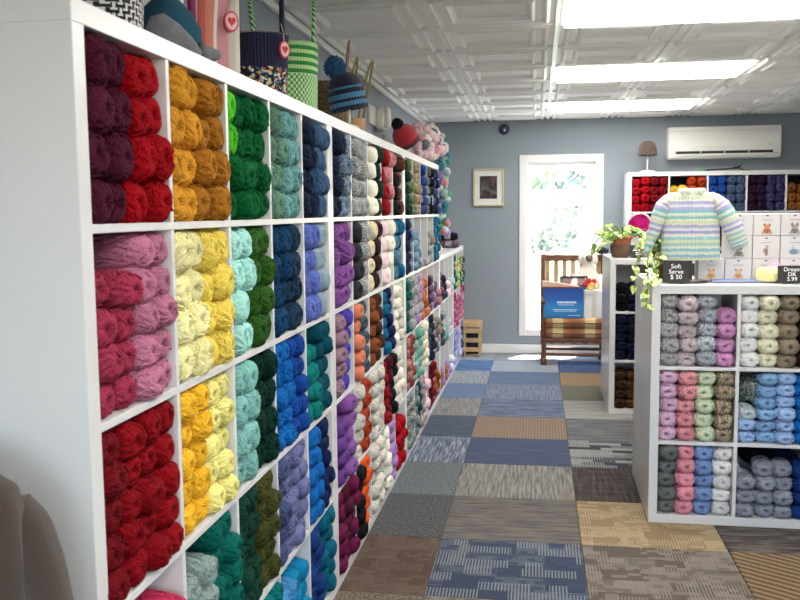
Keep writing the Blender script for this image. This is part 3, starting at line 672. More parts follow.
o = pyobj('yarn_skeins_beyond', np.concatenate(V).tolist(), F, None, None, True, np.concatenate(UVs), mats=[ymat(k) for k in slots], midx=MI)
tag(o, 'many small yarn skeins filling the farther cubbies along the left wall', 'yarn', kind='stuff')

# ------------------------------------------------ yarn balls facing the camera in the other units
def fill_cell(loc, rz, c, rw, nr, spec, lev, tops, where, seed, ln=.15, recess=.0, group='yarn balls', xlim=830):
    for (ck, si, li, lv, x, y, z, w, l, h, rot) in stacks_of(spec, lev, tops, seed, ln, recess, .8):
        p = W_(cell_lo(c)+x, y, cell_lo(nr-1-rw)+z, loc, rz); px, py, d = project(p)
        if px > xlim: continue
        it = dict(c=ck, p=p, s=(w, l, h), rot=rot, rz=rz, seed=seed+si*5+li)
        cw = ' '.join(w_ for w_ in YC[ck][0].split() if w_ != 'and')
        lab = '%s yarn ball %s, %s stack, %s' % (cw, lvl_word(li, lv), ORD[si], where)
        put_skein('yarn_ball', it, lab, 'yarn ball', group, (SK_HI if rz == RRZ else SK_MD)[(seed+si*3+li) % 5])
RG = 'yarn balls in the pastel yarn shelf'; RL = (*RU, 0)
fill_cell(RL, RRZ, 0, 0, 3, ['vgw', 'vpw', 'vbw', 'vor'], 5, (5, 5, 5, 4), 'pastel shelf top left cubby', 11, group=RG)
fill_cell(RL, RRZ, 1, 0, 3, ['wht', 'lcream', 'taupe', 'espresso'], 5, (5, 5, 5, 5), 'pastel shelf top right cubby', 12, group=RG)
fill_cell(RL, RRZ, 0, 1, 3, ['vlil', 'vcor', 'vpas', 'vbrn'], 5, (5, 5, 5, 5), 'pastel shelf middle left cubby', 13, group=RG)
fill_cell(RL, RRZ, 1, 1, 3, [['pblue', 'pblue', 'vlb'], 'ltblue', 'pblue', 'azure'], 6, (3, 6, 6, 6), 'pastel shelf middle right cubby', 14, group=RG)
fill_cell(RL, RRZ, 0, 2, 3, ['mgrey', 'bpink', 'bblue2', 'wht'], 5, (5, 5, 5, 5), 'pastel shelf bottom left cubby', 15, group=RG)
fill_cell(RL, RRZ, 1, 2, 3, ['sgrey', 'sgrey', 'sgrey', 'dkblue'], 5, (3, 4, 4, 4), 'pastel shelf bottom right cubby', 16, group=RG)
fill_cell(RL, RRZ, 2, 0, 3, ['espresso', 'grey'], 5, (5, 5), 'pastel shelf top third cubby', 17, group=RG, xlim=860)
MG = 'yarn balls in the dark yarn shelf'; ML = (MUX, MUY, 0)
fill_cell(ML, 0, 0, 0, 3, ['black', 'inknavy', 'dplum', 'mauve'], 5, (3, 3, 3, 2), 'dark shelf top cubby', 21, group=MG)
fill_cell(ML, 0, 0, 1, 3, ['inknavy', 'inknavy', 'navy', 'inknavy'], 5, None, 'dark shelf middle cubby', 22, group=MG)
fill_cell(ML, 0, 0, 2, 3, ['umber', 'gbrown', 'dkbrown', 'umber'], 5, (4, 4, 5, 4), 'dark shelf bottom cubby', 23, group=MG)
BG = 'yarn balls in the back wall shelf'; BL = (BUX, BUY, 0)
fill_cell(BL, 0, 0, 0, 5, ['red', 'red', 'dkred', 'dkred'], 4, None, 'back shelf first top cubby', 31, group=BG)
fill_cell(BL, 0, 1, 0, 5, ['gyel', 'gyel', 'oran2', 'oran2'], 4, (3, 3, 4, 4), 'back shelf second top cubby', 32, group=BG)
fill_cell(BL, 0, 2, 0, 5, ['cobalt', 'cobalt', 'steel', 'steel'], 4, None, 'back shelf third top cubby', 33, group=BG)
fill_cell(BL, 0, 3, 0, 5, ['dplum', 'dplum', 'pslate', 'pslate'], 4, None, 'back shelf fourth top cubby', 34, group=BG)
fill_cell(BL, 0, 4, 0, 5, ['brng', 'brng', 'rust', 'rust'], 4, (3, 3, 3, 3), 'back shelf fifth top cubby', 35, group=BG, xlim=880)
fill_cell(BL, 0, 0, 1, 5, ['charc', 'black', 'charc', 'black'], 4, None, 'back shelf second row first cubby', 36, group=BG)

# ================================================================== things on the back wall
PY = YB
pic = thing('framed_picture', 'small framed dark picture with white mat on the back wall', 'picture', (.257, PY, 1.516))
GOLDF = mat('pale_gold_frame', 'cbb98a', .4, var=.1, vscale=20)
for a in ((-.155, .0, -.137, .377), (.137, 0, .155, .377), (-.137, 0, .137, .018), (-.137, .359, .137, .377)): box('frame_rail', (a[0], -.028, a[1]), (a[2], 0, a[3]), GOLDF, pic, .003)
box('mat_board', (-.137, -.014, .018), (.137, -.004, .359), mat('mat_board_white', 'eceae8', .8), pic)
s = NT('dark_portrait_print', .5); n_ = s.noise(s.mapping('Object', (14, 1, 9)), 1, 3); s.color(s.ramp(n_, [(.35, '17120f'), (.52, '2a201d'), (.66, '6a4038')]))
box('print', (-.088, -.016, .075), (.088, -.014, .305), s.m, pic)
box('picture_glass', (-.137, -.020, .018), (.137, -.018, .359), GLASS, pic)

dm = thing('dome_camera', 'small dark dome camera high on the back wall', 'camera', (.415, PY, 2.285))
MB().loft([[(r*math.cos(2*math.pi*j/20), -y, r*math.sin(2*math.pi*j/20)) for j in range(20)] for r, y in ((.052, 0), (.055, .006), (.055, .022), (.046, .026))]).build('mount_ring', mat('dome_mount', '2c3140', .4), dm, True)
MB().loft([[(.045*math.cos(a)*math.cos(2*math.pi*j/20), -.024-.042*math.sin(a), .045*math.cos(a)*math.sin(2*math.pi*j/20)) for j in range(20)] for a in (0, .3, .6, .9, 1.2, 1.45)]).build('dome', mat('dome_smoke', '1c2233', .08, coat=.6), dm, True)
MB().ell((.006, -.064, -.012), .010, .006, .010, 10, 6).build('lens', mat('dome_pale_spot', 'c8d4e8', .1), dm, True)  # small pale spot set on the dark dome

ac = thing('air_conditioner', 'white wall mounted air conditioner above the back shelf', 'air conditioner', (2.515, PY, 1.945))
ACW = mat('ac_white_plastic', 'dedcd6', .35)
pr_ = [(-.002, .02), (-.12, .0), (-.185, .012), (-.205, .05), (-.212, .12), (-.205, .26), (-.185, .305), (-.002, .31)]
rings = []
for x, k in ((-.52, .93), (-.508, 1), (.508, 1), (.52, .93)): rings.append([(x, y*k, .155+(z-.155)*k) for y, z in pr_])
MB().loft(rings).build('housing', ACW, ac)
box('outlet_slot', (-.45, -.2115, .046), (.44, -.19, .076), BLACK, ac)
box('louver', (-.45, -.213, .030), (.44, -.195, .050), ACW, ac, .004)
box('louver', (-.45, -.214, .073), (.44, -.206, .078), mat('louver_edge', 'd4d2cc', .4), ac)
for x in (-.22, .0, .22): box('slot_rib', (x-.004, -.212, .052), (x+.004, -.2, .072), ACW, ac)
box('front_panel_seam', (-.5, -.2105, .262), (.5, -.2, .265), mat('ac_seam', 'b4b2ac', .5), ac)
box('indicator', (.40, -.2125, .125), (.43, -.209, .130), mat('ac_indicator', '8a8a8a', .5), ac)
box('brand_mark', (.44, -.2115, .045), (.49, -.208, .052), mat('ac_indicator', '8a8a8a', .5), ac)

# ================================================================== knitted hats on stands
def knit(name, stops, rough=.95, vs=40, us=70, st=.8):
    """knitted cloth: colour bands along V, rib and stitch relief"""
    s = NT(name, rough, .2); u = s.sep(s.tc.outputs['UV'])
    w1 = s.wave(s.mapping('UV', (us/6.28, 1, 1)), 1, 0, 'X'); w2 = s.wave(s.mapping('UV', (1, vs/6.28, 1)), 1, .8, 'Y')
    h = s.math('MULTIPLY', w1, s.math('ADD', .5, s.math('MULTIPLY', w2, .5)))
    c = s.ramp(u[1], stops, 'CONSTANT') if len(stops) > 1 else s.mix(0, stops[0][1], stops[0][1])
    fz = s.noise(s.tc.outputs['UV'], 90, 2); s.color(s.mix(s.math('MULTIPLY', fz, .22), c, s.mix(.5, c, '101010'))); s.bump(h, st, .004); return s.m
def hat_stand(label, loc, h, loc_base_r=.055):
    t = thing('hat_stand', label, 'hat stand', loc)
    MB().lathe([(loc_base_r, 0), (loc_base_r, .006), (loc_base_r*.75, .016), (.012, .022)], n=24).build('base', TRIMW, t, True)
    MB().lathe([(.0075, .018), (.0075, h)], n=12).build('post', TRIMW, t, True)
    MB().ell((0, 0, h), .03, .03, .02, 14, 8).build('head', TRIMW, t, True)
    return t
def hat(name, label, loc, r, h, m_crown, m_brim, pom=None, pom_r=.045, tilt=(0, 0, 0), pom_off=(0, 0, 0)):
    t = thing(name, label, 'hat', loc); t.rotation_euler = tilt
    prof = [(1.0, .18), (1.02, .35), (.99, .5), (.9, .68), (.72, .84), (.45, .95), (.12, 1.0)]
    def wob(rr, z, j, n): return rr*(1+.02*math.sin(5*2*math.pi*j/n+z*9))
    n = 36
    MB().loft([[(wob(r*a, b, j, n)*math.cos(2*math.pi*j/n), wob(r*a, b, j, n)*math.sin(2*math.pi*j/n), h*b) for j in range(n)] for a, b in prof], False, True).build('crown', m_crown, t, True)
    bp_ = [(.93, .02), (1.0, 0), (1.03, .03), (1.05, .12), (1.03, .20), (.97, .22)]
    MB().loft([[(r*a*(1+.012*(j % 2))*math.cos(2*math.pi*j/n), r*a*(1+.012*(j % 2))*math.sin(2*math.pi*j/n), h*b) for j in range(n)] for a, b in bp_], False, False).build('brim', m_brim, t, True)
    if pom:
        rr = random.Random(5); mb = MB()
        mb.ell((0, 0, 0), pom_r*.75, pom_r*.75, pom_r*.75, 14, 9)
        for _ in range(260):
            d = Vector((rr.gauss(0, 1), rr.gauss(0, 1), rr.gauss(0, 1))).normalized(); e = d.orthogonal().normalized()*pom_r*.09; q = d.cross(e)
            b = d*pom_r*.6; tp = d*pom_r*rr.uniform(.92, 1.12)
            mb.add([b+e, b-e*.5+q*.8, b-e*.5-q*.8, tp+e, tp-e*.5+q*.8, tp-e*.5-q*.8], [(0, 1, 4, 3), (1, 2, 5, 4), (2, 0, 3, 5), (3, 4, 5)])
        mb.build('pompom', pom, t, loc=(pom_off[0], pom_off[1], h+pom_r*.7+pom_off[2]))
    return t
hat_stand('white hat stand on the back shelf under a brown hat', (1.795, 7.45, 1.8205), .24, .075)
BRK = knit('brown_knit', [(0, '58463a')])
hat('knit_hat', 'plain brown knitted hat on the stand near the air conditioner', (1.795, 7.45, 1.98), .086, .145, BRK, BRK)
hat_stand('white hat stand under the navy striped hat', (-.055, 2.43, 1.8205), .22, .045)
NV = '12182f'; LB = '447ea6'
hat('knit_hat', 'navy hat with light blue stripes and a blue pompom', (-.055, 2.44, 1.905), .080, .165,
    knit('navy_stripe_knit', [(0, NV), (.10, LB), (.24, NV), (.37, LB), (.42, NV)]), knit('navy_blue_rib', [(0, NV), (.55, LB)]), mat('blue_pompom', '35648a', .95, var=.45, vscale=60), .047, (R(6), R(-10), 0), (-.02, -.03, -.01))
hat_stand('white hat stand under the red hat', (-.12, 4.66, 1.8205), .20, .05)
hat('knit_hat', 'red hat with a dark brim and black pompom', (-.12, 4.69, 1.93), .082, .15, knit('red_knit', [(0, 'b3242e')]), knit('dark_red_rib', [(0, '3a1420'), (.6, '6a1a28')]), mat('black_pompom', '1a1014', .95), .04, (R(30), R(-28), 0), (0, -.01, -.01))

# grabber tool
gt = thing('reaching_tool', 'black reaching tool with green ends lying on the back shelf', 'tool', (2.5, 7.45, 1.8205))
GRN = mat('green_plastic', '3aa04e', .4)
MB().tube([(-.17, 0, .012), (0, 0, .02), (.10, 0, .03)], .007, 8).build('shaft', BLACK, gt, True)
MB().tube([(-.25, 0, .009), (-.20, 0, .010), (-.165, 0, .012)], [.008, .010, .009], 8).build('grip', GRN, gt, True)
MB().tube([(.09, 0, .03), (.13, 0, .034), (.155, 0, .05)], [.012, .012, .007], 8).build('jaw_hinge', BLACK, gt, True)
MB().tube([(.145, 0, .04), (.165, 0, .068), (.20, 0, .080), (.26, 0, .086)], [.006, .007, .007, .005], 8).build('jaw', GRN, gt, True)
MB().tube([(.14, 0, .03), (.165, 0, .014), (.20, 0, .006), (.25, 0, .006)], [.006, .006, .005, .004], 8).build('jaw', BLACK, gt, True)

# wooden crate in the corner
cr = thing('wooden_crate', 'pale wooden slatted crate in the corner by the low shelf', 'crate', (.105, 7.57, 0))
for x in (-.085, .065):
    for y in (-.11, .09): box('corner_post', (x, y, 0), (x+.02, y+.02, .345), PALEWOOD, cr, .002)
for z in (.05, .145, .24, .30):
    box('slat', (-.09, -.118, z), (.09, -.110, z+.045), PALEWOOD, cr, .002); box('slat', (.085, -.11, z), (.093, .11, z+.045), PALEWOOD, cr, .002); box('slat', (-.093, -.11, z), (-.085, .11, z+.045), PALEWOOD, cr, .002)
for k in range(4): box('top_slat', (-.09, -.115+k*.058, .345), (.09, -.115+k*.058+.05, .353), PALEWOOD, cr, .002)
box('bottom_board', (-.085, -.11, .012), (.085, .11, .02), PALEWOOD, cr)
box('crate_dark_block', (-.062, -.085, .02), (.062, .085, .23), mat('dark_crate_block', '2a2a30', .9), cr, .01)  # dark block inside, so the gaps between the slats look dark

# ================================================================== bench with cushions and goods
bn = thing('wooden_bench', 'dark wooden armed bench with plaid cushions below the window', 'bench', (1.10, 7.25, 0))
BX = .31
def leg(x, y, h):
    MB().lathe([(.030, 0), (.030, .055), (.017, .065), (.019, .12), (.024, .17), (.024, .235)], (x, y, 0), 4 if False else 12).build('leg', WOOD, bn, True)
for x in (-BX+.03, BX-.03):
    for y in (-.20, .17): leg(x, y, .23)
box('stretcher', (-BX+.05, -.212, .085), (BX-.05, -.188, .115), WOOD, bn, .004); box('stretcher', (-BX+.05, .16, .085), (BX-.05, .18, .115), WOOD, bn, .004)
for x in (-BX+.03, BX-.03): box('side_stretcher', (x-.012, -.19, .075), (x+.012, .16, .10), WOOD, bn, .004)
mb = MB(); pts = [(-BX, .235)]+[(-BX+2*BX*k/24, .205+.012*abs(math.sin(k*math.pi/4))) for k in range(25)]+[(BX, .235)]
mb.prism(pts, -.225, -.205).build('apron', WOOD, bn)
box('seat_board', (-BX, -.225, .235), (BX, .2, .255), WOOD, bn, .004)
for sx in (-1, 1):
    x = sx*(BX-.02)
    MB().lathe([(.022, .0), (.026, .05), (.018, .08), (.022, .16), (.018, .28), (.02, .33)], (x, -.19, .255), 12).build('arm_post', WOOD, bn, True)
    MB().tube([(x, -.235, .585), (x, -.25, .60), (x, -.225, .612), (x, -.10, .60), (x, .08, .60), (x, .18, .62)], [.018, .024, .024, .02, .02, .022], 10).build('arm_rest', WOOD, bn, True)
    box('back_post', (x-.022, .16, .255), (x+.022, .2, 1.04), WOOD, bn, .006)
box('back_rail', (-BX+.04, .165, .97), (BX-.04, .195, 1.03), WOOD, bn, .005); box('back_rail', (-BX+.04, .165, .56), (BX-.04, .195, .60), WOOD, bn, .005)
for k in range(7): box('back_slat', (-.245+k*.082-.022, .172, .60), (-.245+k*.082+.022, .188, .97), mat('bench_slat_glare_wood', 'b58a66', .5, var=.2, vscale=14), bn, .003)  # slats paler than the frame: window glare put into the wood colour
def plaid(name):
    s = NT(name, .95); o_ = s.tc.outputs['Object']; x = s.sep(o_)
    base = s.ramp(s.wave(s.mapping(o_, (1, 1, 1)), 1.05, 0, 'X'), [(0, '8a5238'), (.45, 'a4684a'), (.72, 'ae8054'), (.82, 'e2cc96')])
    hz = s.wave(o_, 6, 0, 'Z'); c = s.mix(s.math('MULTIPLY', hz, .3), base, '4a2f28'); fine = s.wave(o_, 40, 0, 'X'); s.color(s.mix(s.math('MULTIPLY', fine, .2), c, 'b08a5c')); s.bump(s.noise(o_, 180, 2), .4, .003); return s.m
PL = plaid('brown_plaid_cloth')
def cushion(z, h, lab):
    t = thing('seat_cushion', lab, 'cushion', (1.10, 7.23, z), 0, 'bench cushions')
    MB().box((-BX+.035, -.205, 0), (BX-.035, .17, h), .034).build('pad', PL, t, True)
    zz = h/2; a, b = BX-.034, .206
    MB().tube([(-a+.02, -b, zz), (a-.02, -b, zz), (a, -b+.02, zz), (a, .15, zz), (a-.02, .171, zz), (-a+.02, .171, zz), (-a, .15, zz), (-a, -b+.02, zz)], .005, 6, True).build('piping', WOOD if False else mat('cushion_piping', '5a382a', .9), t, True)
cushion(.2555, .098, 'lower brown plaid cushion on the wooden bench'); cushion(.3545, .096, 'upper brown plaid cushion on the wooden bench')
SZ = .4515
s = NT('blue_box_print', .45); zz = s.sep(s.tc.outputs['Object'])[2]; s.color(s.ramp(s.math('MULTIPLY', zz, 3.4), [(0, '1f74b4'), (.35, '2a8ccc'), (.6, '1f5cb0'), (1, '1c4396')]))
bb = thing('blue_box', 'bright blue printed box standing on the bench cushion', 'box', (1.0, 7.10, SZ))
box('carton', (-.185, -.06, 0), (.185, .06, .285), s.m, bb, .003)
for x0, x1, z, h in ((-.06, .12, .140, .018), (-.05, .10, .122, .006), (-.10, .13, .075, .008), (-.09, .12, .062, .005), (.05, .16, .022, .006)): box('printed_line', (x0, -.0612, z), (x1, -.060, z+h), mat('print_white', 'cfe2f2', .6), bb)
box('side_flap', (-.187, -.05, .0), (-.1855, .05, .28), mat('green_side', '1f7a6a', .5), bb)
wb = thing('white_carton', 'white carton beside the blue box on the bench', 'box', (1.285, 7.12, SZ)); box('carton', (-.095, -.06, 0), (.095, .07, .26), mat('white_card', 'e9e7e4', .7), wb, .003); box('lid_flap', (-.09, -.075, .235), (-.01, -.062, .262), mat('white_card', 'e9e7e4', .7), wb); box('tape_strip', (-.02, -.0612, .0), (.02, -.060, .26), mat('tape', 'd8d2c4', .3), wb)
bd = thing('wooden_board', 'pale pink wooden board lying on the blue box', 'board', (.99, 7.11, SZ+.2855)); mb = MB(); mb.prism([(-.19, 0), (.15, 0), (.16, .012), (-.10, .055), (-.19, .062)], -.07, .05); mb.build('board', mat('pink_board', 'd8ab96', .6, var=.08, vscale=10), bd); box('board_edge', (-.19, -.074, -.0), (.16, -.070, .012), mat('board_edge_brown', '7a4a3a', .6), bd)
bf = thing('black_tray', 'black framed tray leaning among the goods on the bench', 'tray', (1.10, 7.20, SZ+.2855)); bf.rotation_euler = (R(-18), 0, 0)
for a in ((-.13, .0, -.115, .10), (.115, 0, .13, .10), (-.115, 0, .115, .012), (-.115, .085, .115, .10)): box('tray_rim', (a[0], -.02, a[1]), (a[2], .01, a[3]), mat('dark_tray', '23242c', .5), bf, .002)
box('tray_panel', (-.115, -.005, .012), (.115, .003, .085), mat('tray_inner', '8a6a70', .5, var=.2, vscale=12), bf)
FUZ = mat('cream_plush', 'e4dccf', .95, bump=.6, bscale=120); PBR = mat('brown_plush', '7d6656', .95, bump=.6, bscale=120)
pl_ = thing('plush_toy', 'cream plush toy sitting on the right end of the bench', 'plush toy', (1.235, 7.30, SZ))
mb = MB(); mb.loft([[(rx*math.cos(2*math.pi*j/18), ry*math.sin(2*math.pi*j/18), z) for j in range(18)] for z, rx, ry in ((0, .09, .08), (.08, .13, .10), (.25, .14, .10), (.36, .12, .085), (.44, .075, .06), (.48, .05, .05), (.52, .065, .06), (.56, .07, .065), (.60, .05, .05), (.615, .01, .01))]); mb.build('body', FUZ, pl_, True)
MB().ell((.01, -.055, .555), .035, .03, .032).build('muzzle', PBR, pl_, True)
for x in (-.07, .075): MB().ell((x, -.01, .54), .022, .018, .045).build('ear', FUZ, pl_, True)
for x in (-.012, .03): MB().ell((x, -.082, .572), .006, .005, .006, 8, 6).build('eye', BLACK, pl_, True)
for sx in (-1, 1): MB().tube([(sx*.11, -.03, .38), (sx*.14, -.10, .28), (sx*.10, -.15, .20)], [.04, .036, .03], 10).build('arm', FUZ, pl_, True)
for x, z, y in ((1.10, SZ+.515, 7.36), (1.37, SZ+.5, 7.36)):
    pass
fb = thing('flower_bunch', 'bunch of red and yellow felt flowers on the white carton', 'flowers', (1.255, 7.11, SZ+.2615))
for k, (x, y, z, r_, c) in enumerate(((-.05, -.02, .05, .026, 'c8262e'), (-.02, 0, .085, .028, 'd83a30'), (.01, -.03, .045, .030, 'e2b85a'), (.03, .01, .08, .024, 'c02838'), (.0, -.04, .015, .026, 'e8c87a'), (.05, -.02, .03, .026, 'e6dccc'), (-.06, .01, .02, .02, '4a7a3a'))):
    mb = MB()
    for q in range(6):
        a = q*math.pi/3; mb.ell((x+math.cos(a)*r_*.55, y, z+math.sin(a)*r_*.55), r_*.5, r_*.3, r_*.5, 8, 6)
    mb.ell((x, y-.006, z), r_*.4, r_*.4, r_*.4, 8, 6); mb.build('flower', mat('felt_'+c, c, .95), fb, True)
    MB().tube([(x, y+.004, z), (x*.4, y*.4+.004, 0)], .003, 5).build('flower_stem', GRN, fb)
dk = thing('wool_hat', 'dark wool hat hanging on the bench back corner', 'hat', (1.385, 7.42, 1.0405)); MB().ell((0, 0, .03), .06, .05, .035).build('crown', mat('dark_wool', '23262e', .95), dk, True); MB().ell((0, -.05, .008), .045, .04, .006).build('peak', mat('dark_wool', '23262e', .95), dk, True)

# ================================================================== plants
def leaf_mesh(seed):
    r = random.Random(seed); pts = [(0, 0), (.16, -.10), (.36, -.02), (.42, .22), (.30, .55), (.10, .88), (0, 1.0)]
    v = []; f = []
    for x, y in pts: v.append((x, y, -.18*y*y+.10*x))
    for x, y in pts[1:-1]: v.append((-x, y, -.18*y*y+.10*x))
    mid = [(0, .1, .0-.02), (0, .4, -.05), (0, .7, -.11)]; b = len(v); v += mid
    L = [0, 1, 2, 3, 4, 5, 6]; Rr = [0, 7, 8, 9, 10, 11, 6]
    for S, fl in ((L, False), (Rr, True)):
        q = [(S[0], S[1], b), (S[1], S[2], b), (S[2], S[3], b+1, b), (S[3], S[4], b+1), (S[4], S[5], b+2, b+1), (S[5], S[6], b+2)]
        f += [tuple(reversed(w)) if fl else w for w in q]
    me = bpy.data.meshes.new('leaf'); me.from_pydata(v, [], f); me.materials.append(None); me.polygons.foreach_set('use_smooth', [True]*len(f)); return me
LM = [leaf_mesh(i) for i in range(2)]
def leafmat(name, a, b):
    s = NT(name, .4); oi = s.n('ObjectInfo'); o_ = s.tc.outputs['Object']
    add = s.n('VectorMath', operation='ADD'); cb = s.n('CombineXYZ'); s.l(s.math('MULTIPLY', oi.outputs['Random'], 20), cb.inputs[0]); s.l(o_, add.inputs[0]); s.l(cb.outputs[0], add.inputs[1])
    n = s.noise(add.outputs[0], 3.2, 3); s.color(s.ramp(n, [(.42, a), (.56, b)])); s.b.inputs['Subsurface Weight'].default_value = .0; return s.m
LG = [leafmat('pothos_leaf', '5d8a2c', 'c9d27a'), leafmat('pothos_leaf_dark', '3f7a26', '86ad4a'), leafmat('pothos_leaf_pale', '86a846', 'e4e2a8')]
STEM = mat('plant_stem', '5c6e34', .6)
def put_leaf(t, p, size, d, k, r):
    o = bpy.data.objects.new('leaf', LM[k % 2]); o.location = p; o.scale = (size, size, size)
    o.rotation_mode = 'QUATERNION'; dv = Vector(d).normalized(); up = Vector((r.gauss(0, .35), -.45+r.gauss(0, .3), 1)); up = (up-dv*up.dot(dv)).normalized(); xx = dv.cross(up)
    o.rotation_quaternion = Matrix((xx, dv, up)).transposed().to_quaternion(); link(o, t)
    o.material_slots[0].link = 'OBJECT'; o.material_slots[0].material = LG[r.choice([0, 0, 1, 2])]
def pothos(t, c, n, spread, seed, vines, ls=.06):
    r = random.Random(seed)
    for k in range(n):
        a = r.uniform(0, 6.28); q = r.uniform(.25, 1); p = Vector((c[0]+math.cos(a)*spread*q, c[1]+math.sin(a)*spread*q*.8, c[2]+r.uniform(.0, .10)*(1.25-q)+.01))
        d = (math.cos(a), math.sin(a), r.uniform(-.7, .35)); put_leaf(t, p, ls*r.uniform(.75, 1.2), d, k, r)
        MB().tube([c, (Vector(c)+p)/2+Vector((0, 0, .035)), p], .0022, 4).build('stem', STEM, t)
    for vn_ in vines:
        MB().tube(vn_, .003, 5).build('vine', STEM, t)
        for k in range(1, len(vn_)):
            for q in range(2):
                p = Vector(vn_[k-1]).lerp(Vector(vn_[k]), .4+.5*q); d = (r.uniform(-1, 1), r.uniform(-.9, .1), r.uniform(-1, -.1)); put_leaf(t, p, ls*r.uniform(.75, 1.15), d, k+q, r)
TERRA = mat('terracotta', 'b8734a', .8, var=.15, vscale=18); SOIL = mat('potting_soil', '33261c', .95, bump=.8, bscale=80)
p1 = thing('potted_plant', 'variegated trailing plant in clay pot with brown knitted band on dark yarn shelf', 'plant', (1.355, 5.22, 1.1215))
MB().lathe([(.055, 0), (.066, .06), (.075, .125), (.083, .127), (.086, .155), (.078, .156), (.072, .135)], n=28, cap1=False).build('pot', TERRA, p1, True)
MB().lathe([(.074, .132), (.03, .142), (.002, .143)], n=20, cap0=False).build('soil', SOIL, p1, True)
MB().lathe([(.058, .004), (.064, .008), (.074, .05), (.077, .085), (.072, .09)], n=36, cap0=False, cap1=False).build('knitted_band', knit('brown_cosy', [(0, '7d6048')], vs=60, us=200), p1, True)
pothos(p1, (0, 0, .145), 90, .165, 21, [[(-.05, -.03, .15), (-.12, -.06, .17), (-.18, -.08, .12), (-.20, -.08, .05)], [(-.04, -.05, .15), (-.10, -.1, .14), (-.15, -.12, .08)]], .052)
p2 = thing('potted_plant', 'variegated trailing plant in brown pot on the left end of the pastel yarn shelf', 'plant', (1.385, 3.10, 1.1215))
BRP = mat('brown_pot', '8a5a2a', .6, var=.2, vscale=14)
MB().lathe([(.05, 0), (.060, .05), (.068, .13), (.074, .132), (.074, .15), (.066, .15), (.062, .13)], n=26, cap1=False).build('pot', BRP, p2, True)
MB().lathe([(.064, .128), (.03, .134), (.002, .135)], n=18, cap0=False).build('soil', SOIL, p2, True)
pothos(p2, (-.02, -.04, .14), 64, .13, 33, [[(-.04, -.04, .14), (-.10, -.16, .16), (-.125, -.28, .10), (-.128, -.345, .02), (-.135, -.365, -.05), (-.14, -.37, -.10)],
    [(-.03, -.05, .14), (-.06, -.18, .12), (-.09, -.27, .06), (-.08, -.33, .02)], [(-.05, -.02, .14), (-.13, -.08, .15), (-.17, -.16, .06), (-.175, -.2, -.03)], [(-.04, -.04, .13), (-.10, -.20, .06), (-.13, -.27, .03), (-.135, -.32, -.04)]], .048)

# magenta yarn basket on the dark yarn shelf
mg = thing('round_basket', 'white round basket tipped forward showing magenta yarn on the dark yarn shelf', 'basket', (1.515, 5.50, 1.36)); mg.rotation_euler = (R(62), 0, R(-8))
MB().lathe([(.05, -.12), (.075, -.10), (.09, -.03), (.094, 0), (.088, .004), (.080, -.01)], n=30, cap1=False).build('basket_wall', knit('pale_pink_basket', [(0, 'ecd3dc')]), mg, True)
mb = MB(); rr = random.Random(9)
mb.ell((0, 0, -.03), .082, .082, .045, 22, 10)
for k in range(26):
    a = rr.uniform(0, 6.28); q = rr.uniform(0, .05); mb.tube([(math.cos(a)*q+.03*math.cos(b), math.sin(a)*q+.03*math.sin(b), .010+.004*math.sin(3*b)-.09*q*q*30*.1) for b in [w*math.pi/5 for w in range(10)]], .004, 5, True)
mb.build('yarn_inside', ymat('fuch'), mg, True)
stb = thing('box_stand', 'small white box behind the plant carrying the round basket', 'box', (1.50, 5.60, 1.1215)); box('carton', (-.07, -.05, 0), (.07, .08, .135), mat('white_card', 'e9e7e4', .7), stb, .003); box('lid', (-.073, -.053, .115), (.073, .083, .138), mat('white_card', 'e9e7e4', .7), stb, .002)

# ================================================================== price signs
def sign(label, loc, rz, w, h, lines, size):
    t = thing('price_sign', label, 'sign', loc, rz); t.rotation_euler = (R(-8), 0, rz)
    box('board', (-w/2, -.003, 0), (w/2, .003, h), SLATE, t, .0015)
    box('easel_foot', (-w*.3, .003, 0), (w*.3, .035, .004), BLACK, t)
    if isinstance(lines, str): text('lettering', lines, size, (0, -.0036, h*.5), (R(90), 0, 0), CHALK, t)
    else:
        for x0, x1, z in lines: box('chalk_stroke', (x0*w, -.0036, z*h), (x1*w, -.003, z*h+h*.07), CHALK, t)
    return t
sign('black chalk sign reading Soft Serve on the pastel yarn shelf', (1.393, 2.845, 1.1225), R(-3), .118, .102, 'Soft\nServe\n$ 50', .029)
sign('black chalk sign reading Dream DK 5.99 on the pastel yarn shelf', (1.900, 2.835, 1.1225), R(-3), .122, .080, 'Dream\nDK\n5.99', .026)
sign('small black chalk sign beside the clay pot on the dark yarn shelf', (1.462, 5.12, 1.1225), 0, .10, .088, [(-.3, .0, .55), (.05, .32, .57), (-.1, .06, .36), (.1, .3, .36), (-.1, .06, .2), (.1, .3, .2)], .02)
mk = thing('shelf_tag', 'small black tag with chalk writing in the back shelf blue yarn cubby', 'sign', (2.415, 7.300, 1.436)); box('board', (-.035, -.002, 0), (.035, .002, .06), SLATE, mk, .001)
for x0, x1, z in ((-.025, .0, .036), (.006, .024, .036), (-.016, .016, .018)): box('chalk_stroke', (x0, -.0026, z), (x1, -.002, z+.008), CHALK, mk)

